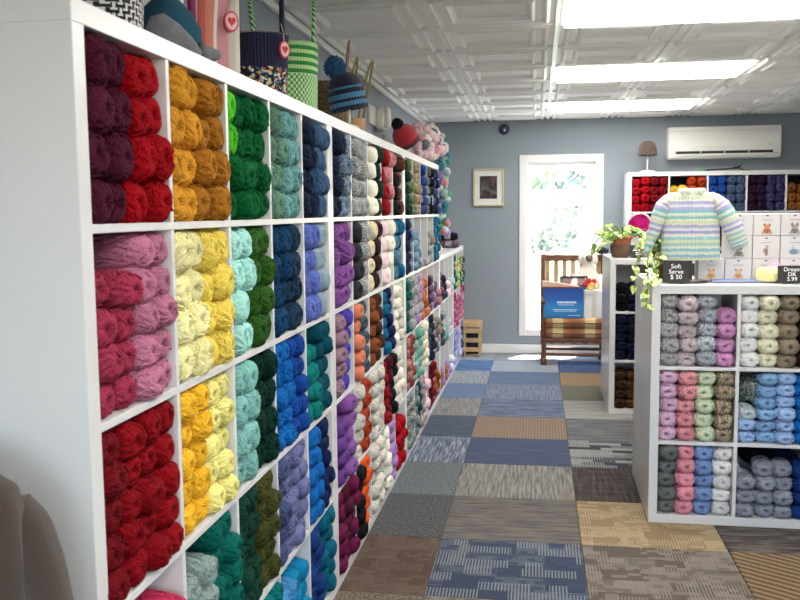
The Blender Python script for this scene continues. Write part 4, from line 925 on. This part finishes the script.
# ================================================================== baby sweater on stand
SWX, SWY = 1.470, 2.945
st_ = thing('garment_stand', 'black post stand holding up the baby sweater', 'display stand', (SWX, SWY, 1.1215))
MB().lathe([(.085, 0), (.085, .004), (.07, .008), (.012, .010)], n=30).build('base', mat('dark_metal_base', '4a4238', .4, metal=.6), st_, True)
box('post', (-.010, -.008, .008), (.010, .008, .39), BLACK, st_, .002); box('crossbar', (-.11, -.008, .372), (.11, .008, .390), BLACK, st_, .003)
def fairisle(name, flip=0):
    s = NT(name, .95, .2); u = s.sep(s.tc.outputs['UV']); wob = s.math('MULTIPLY', s.math('SUBTRACT', s.noise(s.mapping('UV', (26, 30, 1)), 1.2, 3), .5), .05)
    v = s.math('ADD', u[1], wob)
    P_ = ['d9dfc0', '8cb8d2', 'dfe3c6', '7fc0c6', 'e4e0d6', '9fc8b8', 'd8dfb6', '93c6cc', 'e6e2d8', '9a97cc', 'e0dcdc', 'a6a2d4', 'd3ddb4', 'dfe2bc', '84bfbc', 'd9e4d0', '7ec0c0', 'b0aadc', 'e2dede', 'aaa6d8', 'e3e3cd', 'd5dcb8', 'e6e3d6']
    c = s.ramp(v, [(k/len(P_), q) for k, q in enumerate(P_)], 'CONSTANT')
    dots = s.math('MULTIPLY', s.math('GREATER_THAN', s.wave(s.mapping('UV', (22, 1, 1)), 1, 0, 'X'), .72), s.math('GREATER_THAN', s.wave(s.mapping('UV', (1, 3.6, 1)), 1, 0, 'Y'), .55))
    c = s.mix(s.math('MULTIPLY', dots, .6), c, 'a8a2b4'); s.color(s.mix(.16, c, '6a6a6a'))
    w1 = s.wave(s.mapping('UV', (16, 1, 1)), 1, 0, 'X'); w2 = s.wave(s.mapping('UV', (1, 12, 1)), 1, 0, 'Y'); s.bump(s.math('MULTIPLY', w1, w2), .6, .003); return s.m
FI = fairisle('pastel_fair_isle')
sw = thing('baby_sweater', 'pastel striped baby sweater displayed on the pastel yarn shelf', 'sweater', (SWX, SWY, 1.222))
def oval(cx, cy, z, w, d, n=28, ph=0):
    return [(cx+w*math.copysign(abs(math.cos(a))**.75, math.cos(a)), cy+d*math.copysign(abs(math.sin(a))**.9, math.sin(a))*(1+.12*math.sin(5*a+ph)), z) for a in [2*math.pi*j/n for j in range(n)]]
key = [(0, .132, .032), (.012, .136, .034), (.08, .134, .034), (.16, .131, .032), (.21, .129, .030), (.25, .130, .028), (.285, .132, .025), (.305, .124, .022), (.318, .100, .018)]
zs = np.linspace(0, .318, 26); ks = np.array(key)
MB().loft([oval(0, 0, z, np.interp(z, ks[:, 0], ks[:, 1]), np.interp(z, ks[:, 0], ks[:, 2]), ph=z*9) for z in zs], False, True).build('body', FI, sw, True)
MB().loft([oval(0, 0, z, w, d) for z, w, d in ((.306, .064, .026), (.316, .066, .028), (.330, .064, .027), (.338, .060, .025), (.336, .054, .02), (.318, .052, .018))], False, False).build('collar', knit('pale_collar', [(0, 'dfe6d4')]), sw, True)
def sleeve(path, name):
    rings = []; n = 20; m = len(path)
    P_ = [np.interp(np.linspace(0, 1, 16), np.linspace(0, 1, m), [q[k] for q in path]) for k in range(5)]
    for i in range(16):
        x, z, w, d, yo = [P_[k][i] for k in range(5)]
        j = min(i+1, 15); i0 = max(i-1, 0); tx, tz = P_[0][j]-P_[0][i0], P_[1][j]-P_[1][i0]; L = math.hypot(tx, tz); nx, nz = -tz/L, tx/L
        rings.append([(x+nx*w*math.cos(a), yo+d*math.sin(a)*(1+.1*math.sin(3*a+i*.5)), z+nz*w*math.cos(a)) for a in [2*math.pi*q/n for q in range(n)]])
    MB().loft(rings[::-1], True, True).build(name, FI, sw, True)
sleeve([(-.100, .293, .026, .022, 0), (-.130, .255, .036, .027, -.003), (-.150, .20, .036, .028, -.006), (-.168, .14, .029, .025, -.012), (-.187, .085, .022, .021, -.017), (-.208, .015, .017, .017, -.022)], 'sleeve')
sleeve([(.100, .293, .026, .022, 0), (.135, .255, .040, .027, -.003), (.165, .20, .046, .028, -.006), (.190, .145, .045, .027, -.01), (.210, .095, .041, .023, -.014), (.224, .060, .037, .020, -.016)], 'sleeve')

# ================================================================== toy kit boxes
KITW = mat('kit_box_card', 'd0cbcc', .55, var=.02, vscale=6)
KIT_C = {'orange bear': ['a8603c', 'c8875c'], 'grey donkey': ['77706c', '9a9490'], 'brown doll': ['8f7468', 'b49c92'], 'blue whale': ['6f87a4', '93a8bc'], 'tan bear': ['c08a5c', 'd8b088'], 'green doll': ['8a8f7c', 'b0a894']}
def kit_box(label, x, z, toy):
    t = thing('kit_box', label, 'box', (x, 3.005, z), 0, 'toy kit boxes on the pastel yarn shelf')
    w, h, d = .0605, .105, .10
    box('carton', (-w, 0, 0), (w, d, h), KITW, t, .002); box('hang_notch', (-.006, -.0006, h-.014), (.006, 0, h-.008), mat('kit_notch', '5a5456', .7), t); box('title_line', (-.024, -.0006, h-.033), (.024, 0, h-.030), mat('kit_title', '9c9296', .7), t)
    a, b = [mat('kit_'+c, c, .7) for c in KIT_C[toy]]; ec = lambda cx, cz, rx, rz_, dp: MB().loft([[(cx+rx*math.cos(2*math.pi*j/14), y, cz+rz_*math.sin(2*math.pi*j/14)) for j in range(14)] for y in (0, -dp)])
    if 'whale' in toy:
        ec(0, .03, .022, .013, .0008).build('picture_body', a, t); ec(.022, .032, .008, .006, .0009).build('picture_tail', b, t); ec(-.004, .047, .003, .010, .0007).build('picture_spout', b, t)
    elif 'doll' in toy:
        ec(0, .030, .008, .020, .0008).build('picture_body', a, t); ec(.002, .054, .007, .008, .0009).build('picture_head', b, t); ec(-.01, .035, .006, .012, .0007).build('picture_arm', b, t)
    else:
        ec(0, .022, .018, .013, .0008).build('picture_body', a, t); ec(0, .041, .013, .011, .0009).build('picture_head', b, t)
        for q in (-1, 1):
            ec(q*.012, .051, .005, .006 if 'bear' in toy else .010, .001).build('picture_ear', a, t); ec(q*.016, .014, .008, .007, .001).build('picture_foot', b, t)
cols = [1.578, 1.702, 1.826, 1.950, 2.074]
KB = [[('tan bear', 'bottom row, first'), ('tan bear', 'bottom row, second'), ('green doll', 'bottom row, third'), ('blue whale', 'bottom row, fourth'), ('tan bear', 'bottom row, fifth')],
      [None, ('grey donkey', 'middle row, first'), ('brown doll', 'middle row, second'), ('blue whale', 'middle row, third'), ('grey donkey', 'middle row, fourth')],
      [None, ('orange bear', 'top row, first'), ('orange bear', 'top row, second'), ('grey donkey', 'top row, third'), ('tan bear', 'top row, fourth')]]
for r_, row in enumerate(KB):
    for c_, e in enumerate(row):
        if e: kit_box('white toy kit box picturing %s, %s from left' % (('an ' if e[0][0] == 'o' else 'a ')+e[0], e[1]), cols[c_], 1.1215+.1065*r_, e[0])
tr = thing('blue_booklet', 'blue booklet lying flat in front of the kit boxes', 'booklet', (1.70, 2.945, 1.1215)); box('cover', (-.135, -.03, .006), (.135, .03, .009), mat('booklet_blue', '6a86c8', .5), tr); box('cover', (-.135, -.03, 0), (.135, .03, .002), mat('booklet_blue', '6a86c8', .5), tr); box('pages', (-.132, -.028, .002), (.132, .028, .006), mat('paper_white', 'e8e8e8', .8), tr)
db = thing('dark_photo_box', 'dark blue photo box behind the black post', 'box', (1.60, 3.33, 1.1215)); s = NT('photo_print', .4); s.color(s.ramp(s.noise(s.mapping('Object', (9, 1, 6)), 2, 2), [(.42, '151b2c'), (.5, '2a3b5e'), (.6, '8d9fbc')])); box('carton', (-.07, 0, 0), (.07, .05, .062), mat('dark_navy_card', '1c2234', .5), db, .002); box('photo', (-.064, -.001, .006), (.064, 0, .056), s.m, db)
# cream skein and lilac skein by the right-hand sign
for lab, p, c in (('cream yarn ball lying behind the Dream DK sign', (1.815, 2.93, 1.1215+.033), 'cream'), ('lilac yarn ball lying on top behind the Dream DK sign', (1.865, 2.955, 1.1215+.040), 'vlil')):
    it = dict(c=c, p=p, s=(.075, .10, .066 if c == 'cream' else .08), rot=(0, 0, R(70)), rz=0, seed=3); put_skein('yarn_ball', it, lab, 'yarn ball', None, SK_HI[2])
bk = thing('cardboard_box', 'brown cardboard box behind the Soft Serve sign', 'box', (1.435, 3.24, 1.1215)); box('carton', (-.06, -.05, 0), (.06, .05, .085), mat('kraft_card', '8a6238', .8, var=.1, vscale=12), bk, .002); box('lid', (-.063, -.053, .070), (.063, .053, .088), mat('kraft_card2', '9a7040', .8, var=.1, vscale=12), bk, .002)
# papers in the bottom right cubby
PAP = mat('grey_label_card', '8a8798', .7)
for lab, x, z, rz_, ry, w, h in (('grey card leaning in the silver yarn cubby beside divider', .412, .21, R(14), R(-24), .06, .13), ('grey card tucked above the silver yarn balls', .560, .255, R(-20), R(14), .085, .07)):
    p = rloc(x, .06, z); t = thing('label_card', lab, 'card', p, rz_+RRZ); t.rotation_euler = (R(-14), ry, rz_+RRZ); box('card', (-w/2, -.0015, -h/2), (w/2, .0015, h/2), PAP, t); box('card_header', (-w/2, -.002, h/2-.012), (w/2, -.0015, h/2), mat('card_header', 'b4b2bc', .7), t)
for lab, cc_, rw, x, y, z, c, sz in (('black yarn ball pushed back above silver yarn', 1, 2, .12, .22, .25, 'black', .11), ('dark charcoal yarn ball pushed back above pale blue yarn', 1, 1, .07, .13, .235, 'vgrnblk', .12), ('black yarn ball behind the silver yarn on the right', 1, 2, .24, .22, .24, 'inknavy', .11),
        ('dark green yarn ball pushed back above blue and white yarn', 0, 0, .20, .20, .29, 'slate', .075), ('tan yarn ball lying at the back above the pink balls', 0, 0, .10, .24, .30, 'vtan', .065)):
    p = rloc(cell_lo(cc_)+x, y, cell_lo(2-rw)+z); it = dict(c=c, p=p, s=(sz, .14, sz*.9), rot=(0, 0, R(25)), rz=RRZ, seed=2); put_skein('yarn_ball', it, lab, 'yarn ball', RG, SK_HI[4])

# ================================================================== bags and baskets on top of the left shelves
ZT = 1.8205
def weave(name, fn, st=.8, us=60, vs=40):
    s = NT(name, .8); c = fn(s); s.color(c)
    w1 = s.wave(s.mapping('UV', (us/6.28, 1, 1)), 1, 0, 'X'); w2 = s.wave(s.mapping('UV', (1, vs/6.28, 1)), 1, 0, 'Y'); s.bump(s.math('ADD', w1, w2), st, .003); return s.m
def vsel(s, thr, a, b):
    u = s.sep(s.tc.outputs['UV']); return s.mix(s.math('GREATER_THAN', u[1], thr), a, b)
def checker(s, su, sv, a, b):
    q = s.n('TexChecker'); q.inputs['Scale'].default_value = 1; s.l(s.mapping('UV', (su, sv, 1)), q.inputs['Vector'])
    for k, x in (('Color1', a), ('Color2', b)):
        if hasattr(x, 'is_linked'): s.l(x, q.inputs[k])
        else: q.inputs[k].default_value = (*lin(x), 1)
    return q.outputs['Color']
def f_bw(s):
    vo = s.n('TexVoronoi', distance='CHEBYCHEV', feature='DISTANCE_TO_EDGE') if False else None
    r1 = s.wave(s.mapping('UV', (11, 5, 1)), 1, 0, 'X'); r2 = s.wave(s.mapping('UV', (11, 6, 1)), 1, 0, 'Y'); ck = s.sep(checker(s, 40, 20, '000000', 'ffffff'))[0]
    m = s.math('GREATER_THAN', s.math('ADD', s.math('MULTIPLY', r1, ck), s.math('MULTIPLY', r2, s.math('SUBTRACT', 1, ck))), .62); return s.mix(m, '16151a', 'd6d3d4')
def f_multi(s):
    vo = s.n('TexVoronoi'); vo.inputs['Scale'].default_value = 1; s.l(s.mapping('UV', (60, 30, 1), (0, 0, R(20))), vo.inputs['Vector']); sp = s.n('SeparateColor'); s.l(vo.outputs['Color'], sp.inputs[0])
    mc = s.ramp(sp.outputs[0], [(0, '1c1f3c'), (.45, 'd05a3a'), (.56, 'e8d6b0'), (.66, '3a8a6a'), (.75, 'e0b030'), (.83, '5a6ac0'), (.92, 'e8e4e0')], 'CONSTANT'); return vsel(s, .56, mc, '1e2140')
def f_green(s):
    st = s.ramp(s.wave(s.mapping('UV', (1, 3.2, 1)), 1, 0, 'Y'), [(.45, 'b8dc98'), (.5, '2f8a3a')], 'CONSTANT'); ck = checker(s, 84, 26, '4aa048', 'cfe6ba'); return vsel(s, .60, ck, st)
def f_straw(s): return s.ramp(s.noise(s.mapping('UV', (30, 8, 1)), 3, 3), [(.35, '5c4a34'), (.5, '86704e'), (.66, 'a89068')])
def f_peach(s): return s.ramp(s.noise(s.mapping('UV', (20, 12, 1)), 3, 3), [(.35, 'c08a5a'), (.6, 'dcae82')])
def f_tote(s):
    u = s.sep(s.tc.outputs['UV'])
    cc = s.math('ADD', u[0], s.math('MULTIPLY', s.math('SINE', s.math('MULTIPLY', u[1], 4.0)), .012))
    return s.ramp(cc, [(0, 'd8d0c2'), (.40, 'e090b8'), (.46, 'd23a60'), (.53, 'd85a9c'), (.60, 'f2e8e2'), (.615, 'dc6c62'), (.69, 'e08a78'), (.735, 'f0e6e0'), (.75, 'd8949a'), (.79, 'c9bfae'), (.85, 'd8d0c2')], 'CONSTANT')
HND = {}
def basket(name, label, loc, w, d, h, m, flare=1.1, e=2.6, rz=0, handles=(), hmat=None, hr=.007, rim=None):
    t = thing(name, label, 'bag' if 'tote' in name or 'bag' in name else 'basket', loc, rz)
    rings = [superring(w*.96, d*.96, 0, 32, e), superring(w, d, .01, 32, e)]+[superring(w*(1+(flare-1)*k/8), d*(1+(flare-1)*k/8), .01+(h-.01)*k/8, 32, e) for k in range(1, 9)]
    MB().loft(rings, True, False).build('body', m, t, True)
    wt, dt = w*flare, d*flare
    MB().loft([superring(wt, dt, h, 32, e), superring(wt*1.015, dt*1.015, h+.004, 32, e), superring(wt*.96, dt*.96, h+.004, 32, e), superring(wt*.9, dt*.9, h*.3, 32, e)], False, True).build('lining', rim or m, t, True)
    for pts in handles: MB().tube(pts, hr, 8).build('handle', hmat, t, True)
    return t
def arch(x, y0, y1, z0, z1, lean=0, dx=0):
    out = []
    for k in range(15):
        a = math.pi*k/14; out.append((x+lean*math.sin(a)+dx*(k/14-.5), (y0+y1)/2-(y1-y0)/2*math.cos(a), z0+(z1-z0)*math.sin(a)**.8))
    return out
NAVYH = mat('navy_cord', '1b1e38', .7); GREENH = weave('green_striped_cord', lambda s: s.ramp(s.wave(s.mapping('UV', (1, 9, 1), (0, 0, R(25))), 1, 0, 'Y'), [(.45, 'c8e2b4'), (.5, '2f8a3a')], 'CONSTANT'), .1); TANH = mat('tan_cord', 'a08a54', .8, var=.25, vscale=60); PINKH = mat('pinkish_brown_cord', '9a7468', .8, var=.3, vscale=60)
basket('patterned_bag', 'black and white geometric patterned bag on the left shelf top', (-.155, .425, ZT), .15, .17, .20, weave('black_white_weave', f_bw, .3), 1.12, 3, R(20))
def heart_tag(t, p, rz):
    g_ = MB(); n = 20
    g_.loft([[(r*math.cos(2*math.pi*j/n), y, r*1.35*math.sin(2*math.pi*j/n)) for j in range(n)] for y, r in ((.004, .021), (-.004, .021))]); o = g_.build('heart_tag', mat('tag_red', 'c2384a', .5), t); o.location = p; o.rotation_euler = (0, 0, rz)
    f_ = MB(); f_.loft([[(r*math.cos(2*math.pi*j/n), y, r*1.35*math.sin(2*math.pi*j/n)) for j in range(n)] for y, r in ((-.004, .017), (-.0052, .017))]); f_.build('tag_face', mat('tag_pale', 'e6b8bc', .5), o)
    hp = [(.0115*(16*math.sin(a)**3)/16, .0115*(13*math.cos(a)-5*math.cos(2*a)-2*math.cos(3*a)-math.cos(4*a))/16*1.25) for a in [2*math.pi*k/24 for k in range(24)]]
    MB().prism(hp, -.0064, -.0052).build('heart', mat('tag_heart', 'c8202e', .5), o); MB().tube([(0, 0, .028), (.004, .006, .05), (0, .012, .085)], .0016, 5).build('tag_string', mat('tag_string', 'd8b8b8', .8), o)
# teal felt bag with grey petal
fe = thing('felt_bag', 'teal felt bag with a grey felt petal on the left shelf top', 'bag', (-.135, .70, ZT), R(28))
TEALF = mat('teal_felt', '14465a', .95, bump=.4, bscale=150); GREYF = mat('grey_felt', '76777a', .95, bump=.5, bscale=150, var=.15, vscale=40)
mb = MB(); mb.loft([[(w*math.cos(a)*(1+.08*math.sin(3*a)), d*math.sin(a)*(1+.10*math.cos(4*a)), z) for a in [2*math.pi*j/28 for j in range(28)]] for z, w, d in ((0, .075, .05), (.04, .085, .06), (.09, .082, .058), (.13, .06, .045), (.16, .03, .03), (.17, .006, .006))]); mb.build('body', TEALF, fe, True)
MB().loft([[(x+.012*math.cos(a)*.2, -.062+.006*math.sin(a)-.012*math.sin(k*.5), z+w*math.cos(a)) for a in [2*math.pi*j/12 for j in range(12)]] for k, (x, z, w) in enumerate(((-.055, .075, .006), (-.045, .068, .035), (-.015, .06, .05), (.02, .045, .042), (.05, .03, .026), (.072, .02, .006)))]).build('petal', GREYF, fe, True)
MB().loft([[(.075+.05*q, -.01+.04*math.sin(a)*(1-q*.5), .03+.03*math.cos(a)*(1-q*.7)) for a in [2*math.pi*j/10 for j in range(10)]] for q in (0, .4, .8, 1.0)]).build('petal', GREYF, fe, True)
fl = thing('fleece_cushion', 'white fluffy fleece cushion behind the teal felt bag', 'cushion', (-.255, .90, ZT)); mb = MB(); rr = random.Random(2)
for k in range(70):
    a, b = rr.uniform(0, 6.28), rr.uniform(-1.2, 1.4); mb.ell((.07*math.cos(a)*math.cos(b), .09*math.sin(a)*math.cos(b), .15+.135*math.sin(b)), .028, .028, .028, 8, 6)
mb.ell((0, 0, .15), .07, .09, .14); tag(mb.build('fleece', mat('white_fleece', 'e2e2e2', .95), fl, True), kind='stuff')
tt_ = basket('striped_tote', 'pink and cream striped tote bag with a heart tag', (-.155, 1.075, ZT), .135, .10, .32, weave('pink_stripe_weave', f_tote, .5, 260, 200), 1.06, 3.2, R(38), [arch(-.0, -.05, .05, .31, .42)], mat('cream_cord', 'd8cfc0', .8))
heart_tag(tt_, (.030, -.062, .175), 0)
nb = basket('woven_basket', 'navy basket with multicoloured lower half and navy handles', (-.165, 1.53, ZT), .175, .175, .225, weave('navy_multi_weave', f_multi, .8, 130, 90), 1.1, 2.4, R(20), [arch(-.07, -.06, .06, .20, .42), arch(.075, -.05, .05, .20, .42)], NAVYH, .006)
heart_tag(nb, (.075, -.075, .175), R(35))
basket('woven_basket', 'green and white woven basket with green striped handles', (-.19, 1.92, ZT), .235, .235, .265, weave('green_white_weave', f_green, .5, 130, 90), 1.06, 2.5, R(12), [arch(-.11, -.03, .03, .22, .46, -.02), arch(.105, -.02, .03, .22, .45, .01)], GREENH, .0075)
basket('woven_basket', 'dull brown straw basket with cord handles beside the navy hat', (-.205, 2.70, ZT), .21, .21, .235, weave('straw_weave', f_straw, .9, 120, 80), 1.0, 2.3, R(10), [arch(-.085, -.02, .02, .21, .30), arch(.075, -.05, .05, .2, .43, .02)], PINKH, .006)
basket('woven_basket', 'small peach straw basket with golden handles behind the navy hat', (-.235, 3.36, ZT), .13, .13, .14, weave('peach_weave', f_peach, .6, 90, 60), 1.05, 2.4, 0, [arch(-.03, -.05, .06, .12, .47, .06), arch(.04, -.05, .08, .12, .45, .07)], TANH, .006)

# wall phone
PHN = mat('ivory_plastic', 'd6d2c6', .4); ph = thing('wall_phone', 'ivory wall phone on the left wall above the shelves', 'phone', (XL, 4.95, 2.05))
box('wall_plate', (0, -.30, .02), (.02, .10, .15), PHN, ph, .004); box('phone_body', (.02, -.09, .0), (.075, .09, .15), PHN, ph, .012)
MB().tube([(.085, -.05, .145), (.10, -.05, .13), (.10, -.05, .03), (.085, -.05, .01)], [.022, .02, .02, .022], 10).build('handset', mat('ivory_plastic_light', 'e4e0d6', .35), ph, True)
MB().tube([(.06, -.05, .0)]+[(.06+.008*math.cos(k*1.2), -.05+.01*k*.2+.008*math.sin(k*1.2), -.01-.006*k) for k in range(34)], .0025, 5).build('cord', PHN, ph, True)
box('keypad', (.0755, .01, .04), (.078, .07, .11), mat('grey_keypad', '8c8c8c', .5), ph, .001)

# colourful puff throw at the far end of the tall shelves
PUFF = bpy.data.meshes.new('puff'); _mb = MB(); rr = random.Random(4)
_mb.ell((0, 0, 0), .5, .5, .5, 14, 10); PUFF.from_pydata([tuple(Vector(v)*(1+.10*math.sin(9*v[0]+5*v[2])+.06*rr.uniform(-1, 1))) for v in _mb.v], [], _mb.f); PUFF.materials.append(None); PUFF.polygons.foreach_set('use_smooth', [True]*len(PUFF.polygons))
tw = thing('puff_garland', 'big cluster of colourful yarn puffs spilling over the far shelf end', 'yarn puffs', (-.12, 5.35, ZT))
PC = [('pw1', 'd8b4bc'), ('pw2', 'e2c6c8'), ('pw3', '9fc0b4'), ('pw4', 'c8843a'), ('pw5', '3a8a72'), ('pw6', '5c646c'), ('pw7', 'e4dccc'), ('pw8', '2f7a8c'), ('pw9', 'd07a86'), ('pw10', '8fb48c'), ('pw11', 'a48cc4'), ('pw12', 'e6b48c'), ('pw13', 'b8cfd0')]
PM = [mat('puff_'+c, c, .95, bump=.7, bscale=9, sheen=.2) for _, c in PC]
def puff(p, s_, k):
    o = bpy.data.objects.new('puff', PUFF); o.location = p; o.scale = (s_*rr.uniform(.85, 1.1), s_*rr.uniform(.85, 1.1), s_*rr.uniform(.85, 1.15)); o.rotation_euler = (rr.uniform(0, 3), rr.uniform(0, 3), rr.uniform(0, 3)); link(o, tw); o.material_slots[0].link = 'OBJECT'; o.material_slots[0].material = PM[k]
for k in range(120):
    a = rr.uniform(0, 6.28); b = math.asin(rr.uniform(-.2, 1)); p = (.02+.145*math.cos(a)*math.cos(b), .33*math.sin(a)*math.cos(b)+.02, .05+.21*math.sin(b)+.03)
    if p[2] < .04: p = (p[0], p[1], .045)
    left = p[1] < .02; puff(p, .074, rr.choice([0, 1, 0, 1, 6, 0, 5, 8] if left else [3, 4, 2, 9, 12, 7, 11]))
for k in range(48):
    q = k/48; puff((.165+rr.uniform(-.05, .015), .155+rr.uniform(.0, .05), .12-.66*q), .062, rr.choice([9, 2, 4, 12, 10, 8, 13 - 1, 7]))

# mauve labelled skeins on the low shelf
BAND = mat('paper_band', 'dcd6cc', .7)
for k, (lab, z, dx, c) in enumerate((('dark mauve banded skein lying on the low shelf, underneath', 1.1215+.036, 0, 'vplum'), ('dark mauve banded skein lying on top of another on the low shelf', 1.1215+.108, -.012, 'dplum'))):
    t = thing('banded_skein', lab, 'yarn skein', (-.075+dx, 7.02, z), R(90-8), 'banded skeins on the low shelf')
    o = bpy.data.objects.new('yarn', SK_HI[k]); o.scale = (.075, .19, .073); link(o, t); o.material_slots[0].link = 'OBJECT'; o.material_slots[0].material = ymat(['vplum', 'mauve'][k] if k == 0 else 'dplum')
    MB().loft([[(.0395*math.cos(2*math.pi*j/20), y, .0385*math.sin(2*math.pi*j/20)) for j in range(20)] for y in (-.03, .03)], False, False).build('paper_band', BAND, t, True)
wp = thing('crumpled_paper', 'crumpled white paper by the end of the tall shelves', 'paper', (-.06, 5.62, 1.1215)); mb = MB(); mb.loft([[(w*math.cos(a)*(1+.25*math.sin(3*a+z*30)), w*math.sin(a)*(1+.2*math.cos(4*a)), z) for a in [2*math.pi*j/12 for j in range(12)]] for z, w in ((0, .05), (.03, .06), (.07, .05), (.10, .03), (.115, .01))]); mb.build('paper', mat('paper_white', 'e8e8e8', .8), wp)

# ================================================================== brown sweater beside the near shelf end
bs = thing('brown_sweater', 'dark brown knitted sweater hanging at the lower left of the near shelf end', 'sweater', (-.135, -.165, .40))
BSK = knit('dark_brown_knit', [(0, '483930')], vs=160, us=240, st=.5)
bk_ = [(0, .135, .06), (.10, .135, .062), (.30, .135, .06), (.48, .132, .055), (.57, .130, .05), (.62, .124, .046), (.648, .108, .038), (.662, .085, .028), (.668, .06, .02)]
kz = np.array(bk_); MB().loft([oval(0, 0, z, np.interp(z, kz[:, 0], kz[:, 1])*.85, np.interp(z, kz[:, 0], kz[:, 2]), ph=z*6) for z in np.linspace(0, .668, 24)], True, True).build('body', BSK, bs, True)
def bsleeve(sx):
    rings = []
    kp = np.array([(.07, .610, .030, .032), (.098, .575, .034, .036), (.120, .50, .034, .036), (.140, .40, .032, .034), (.156, .30, .030, .032), (.168, .18, .027, .028)]); tq = np.linspace(0, 1, 26)
    path = np.stack([np.interp(tq, np.linspace(0, 1, 6), kp[:, q]) for q in range(4)], 1)
    for q_ in range(2): path[1:-1] = (path[:-2]+path[1:-1]*2+path[2:])/4
    for x, z, w, d in path.tolist(): rings.append([(sx*(x+w*math.cos(a)), .025+d*math.sin(a)*(1+.08*math.sin(2*a+z*25)), z+.35*w*math.cos(a)) for a in [2*math.pi*q/18 for q in range(18)]])
    MB().loft(rings[::-1] if sx > 0 else rings, True, True).build('sleeve', BSK, bs, True)
bsleeve(1); bsleeve(-1)
MB().loft([oval(0, 0, z, w, d) for z, w, d in ((.655, .052, .03), (.672, .05, .032), (.684, .044, .026), (.67, .038, .02))], False, False).build('collar', BSK, bs, True)
sp_ = thing('sweater_stand', 'white floor stand under the brown sweater', 'display stand', (-.135, -.165, 0)); MB().lathe([(.10, 0), (.10, .01), (.02, .02)], n=24).build('base', TRIMW, sp_, True); MB().lathe([(.012, .015), (.012, .40)], n=12).build('post', TRIMW, sp_, True)
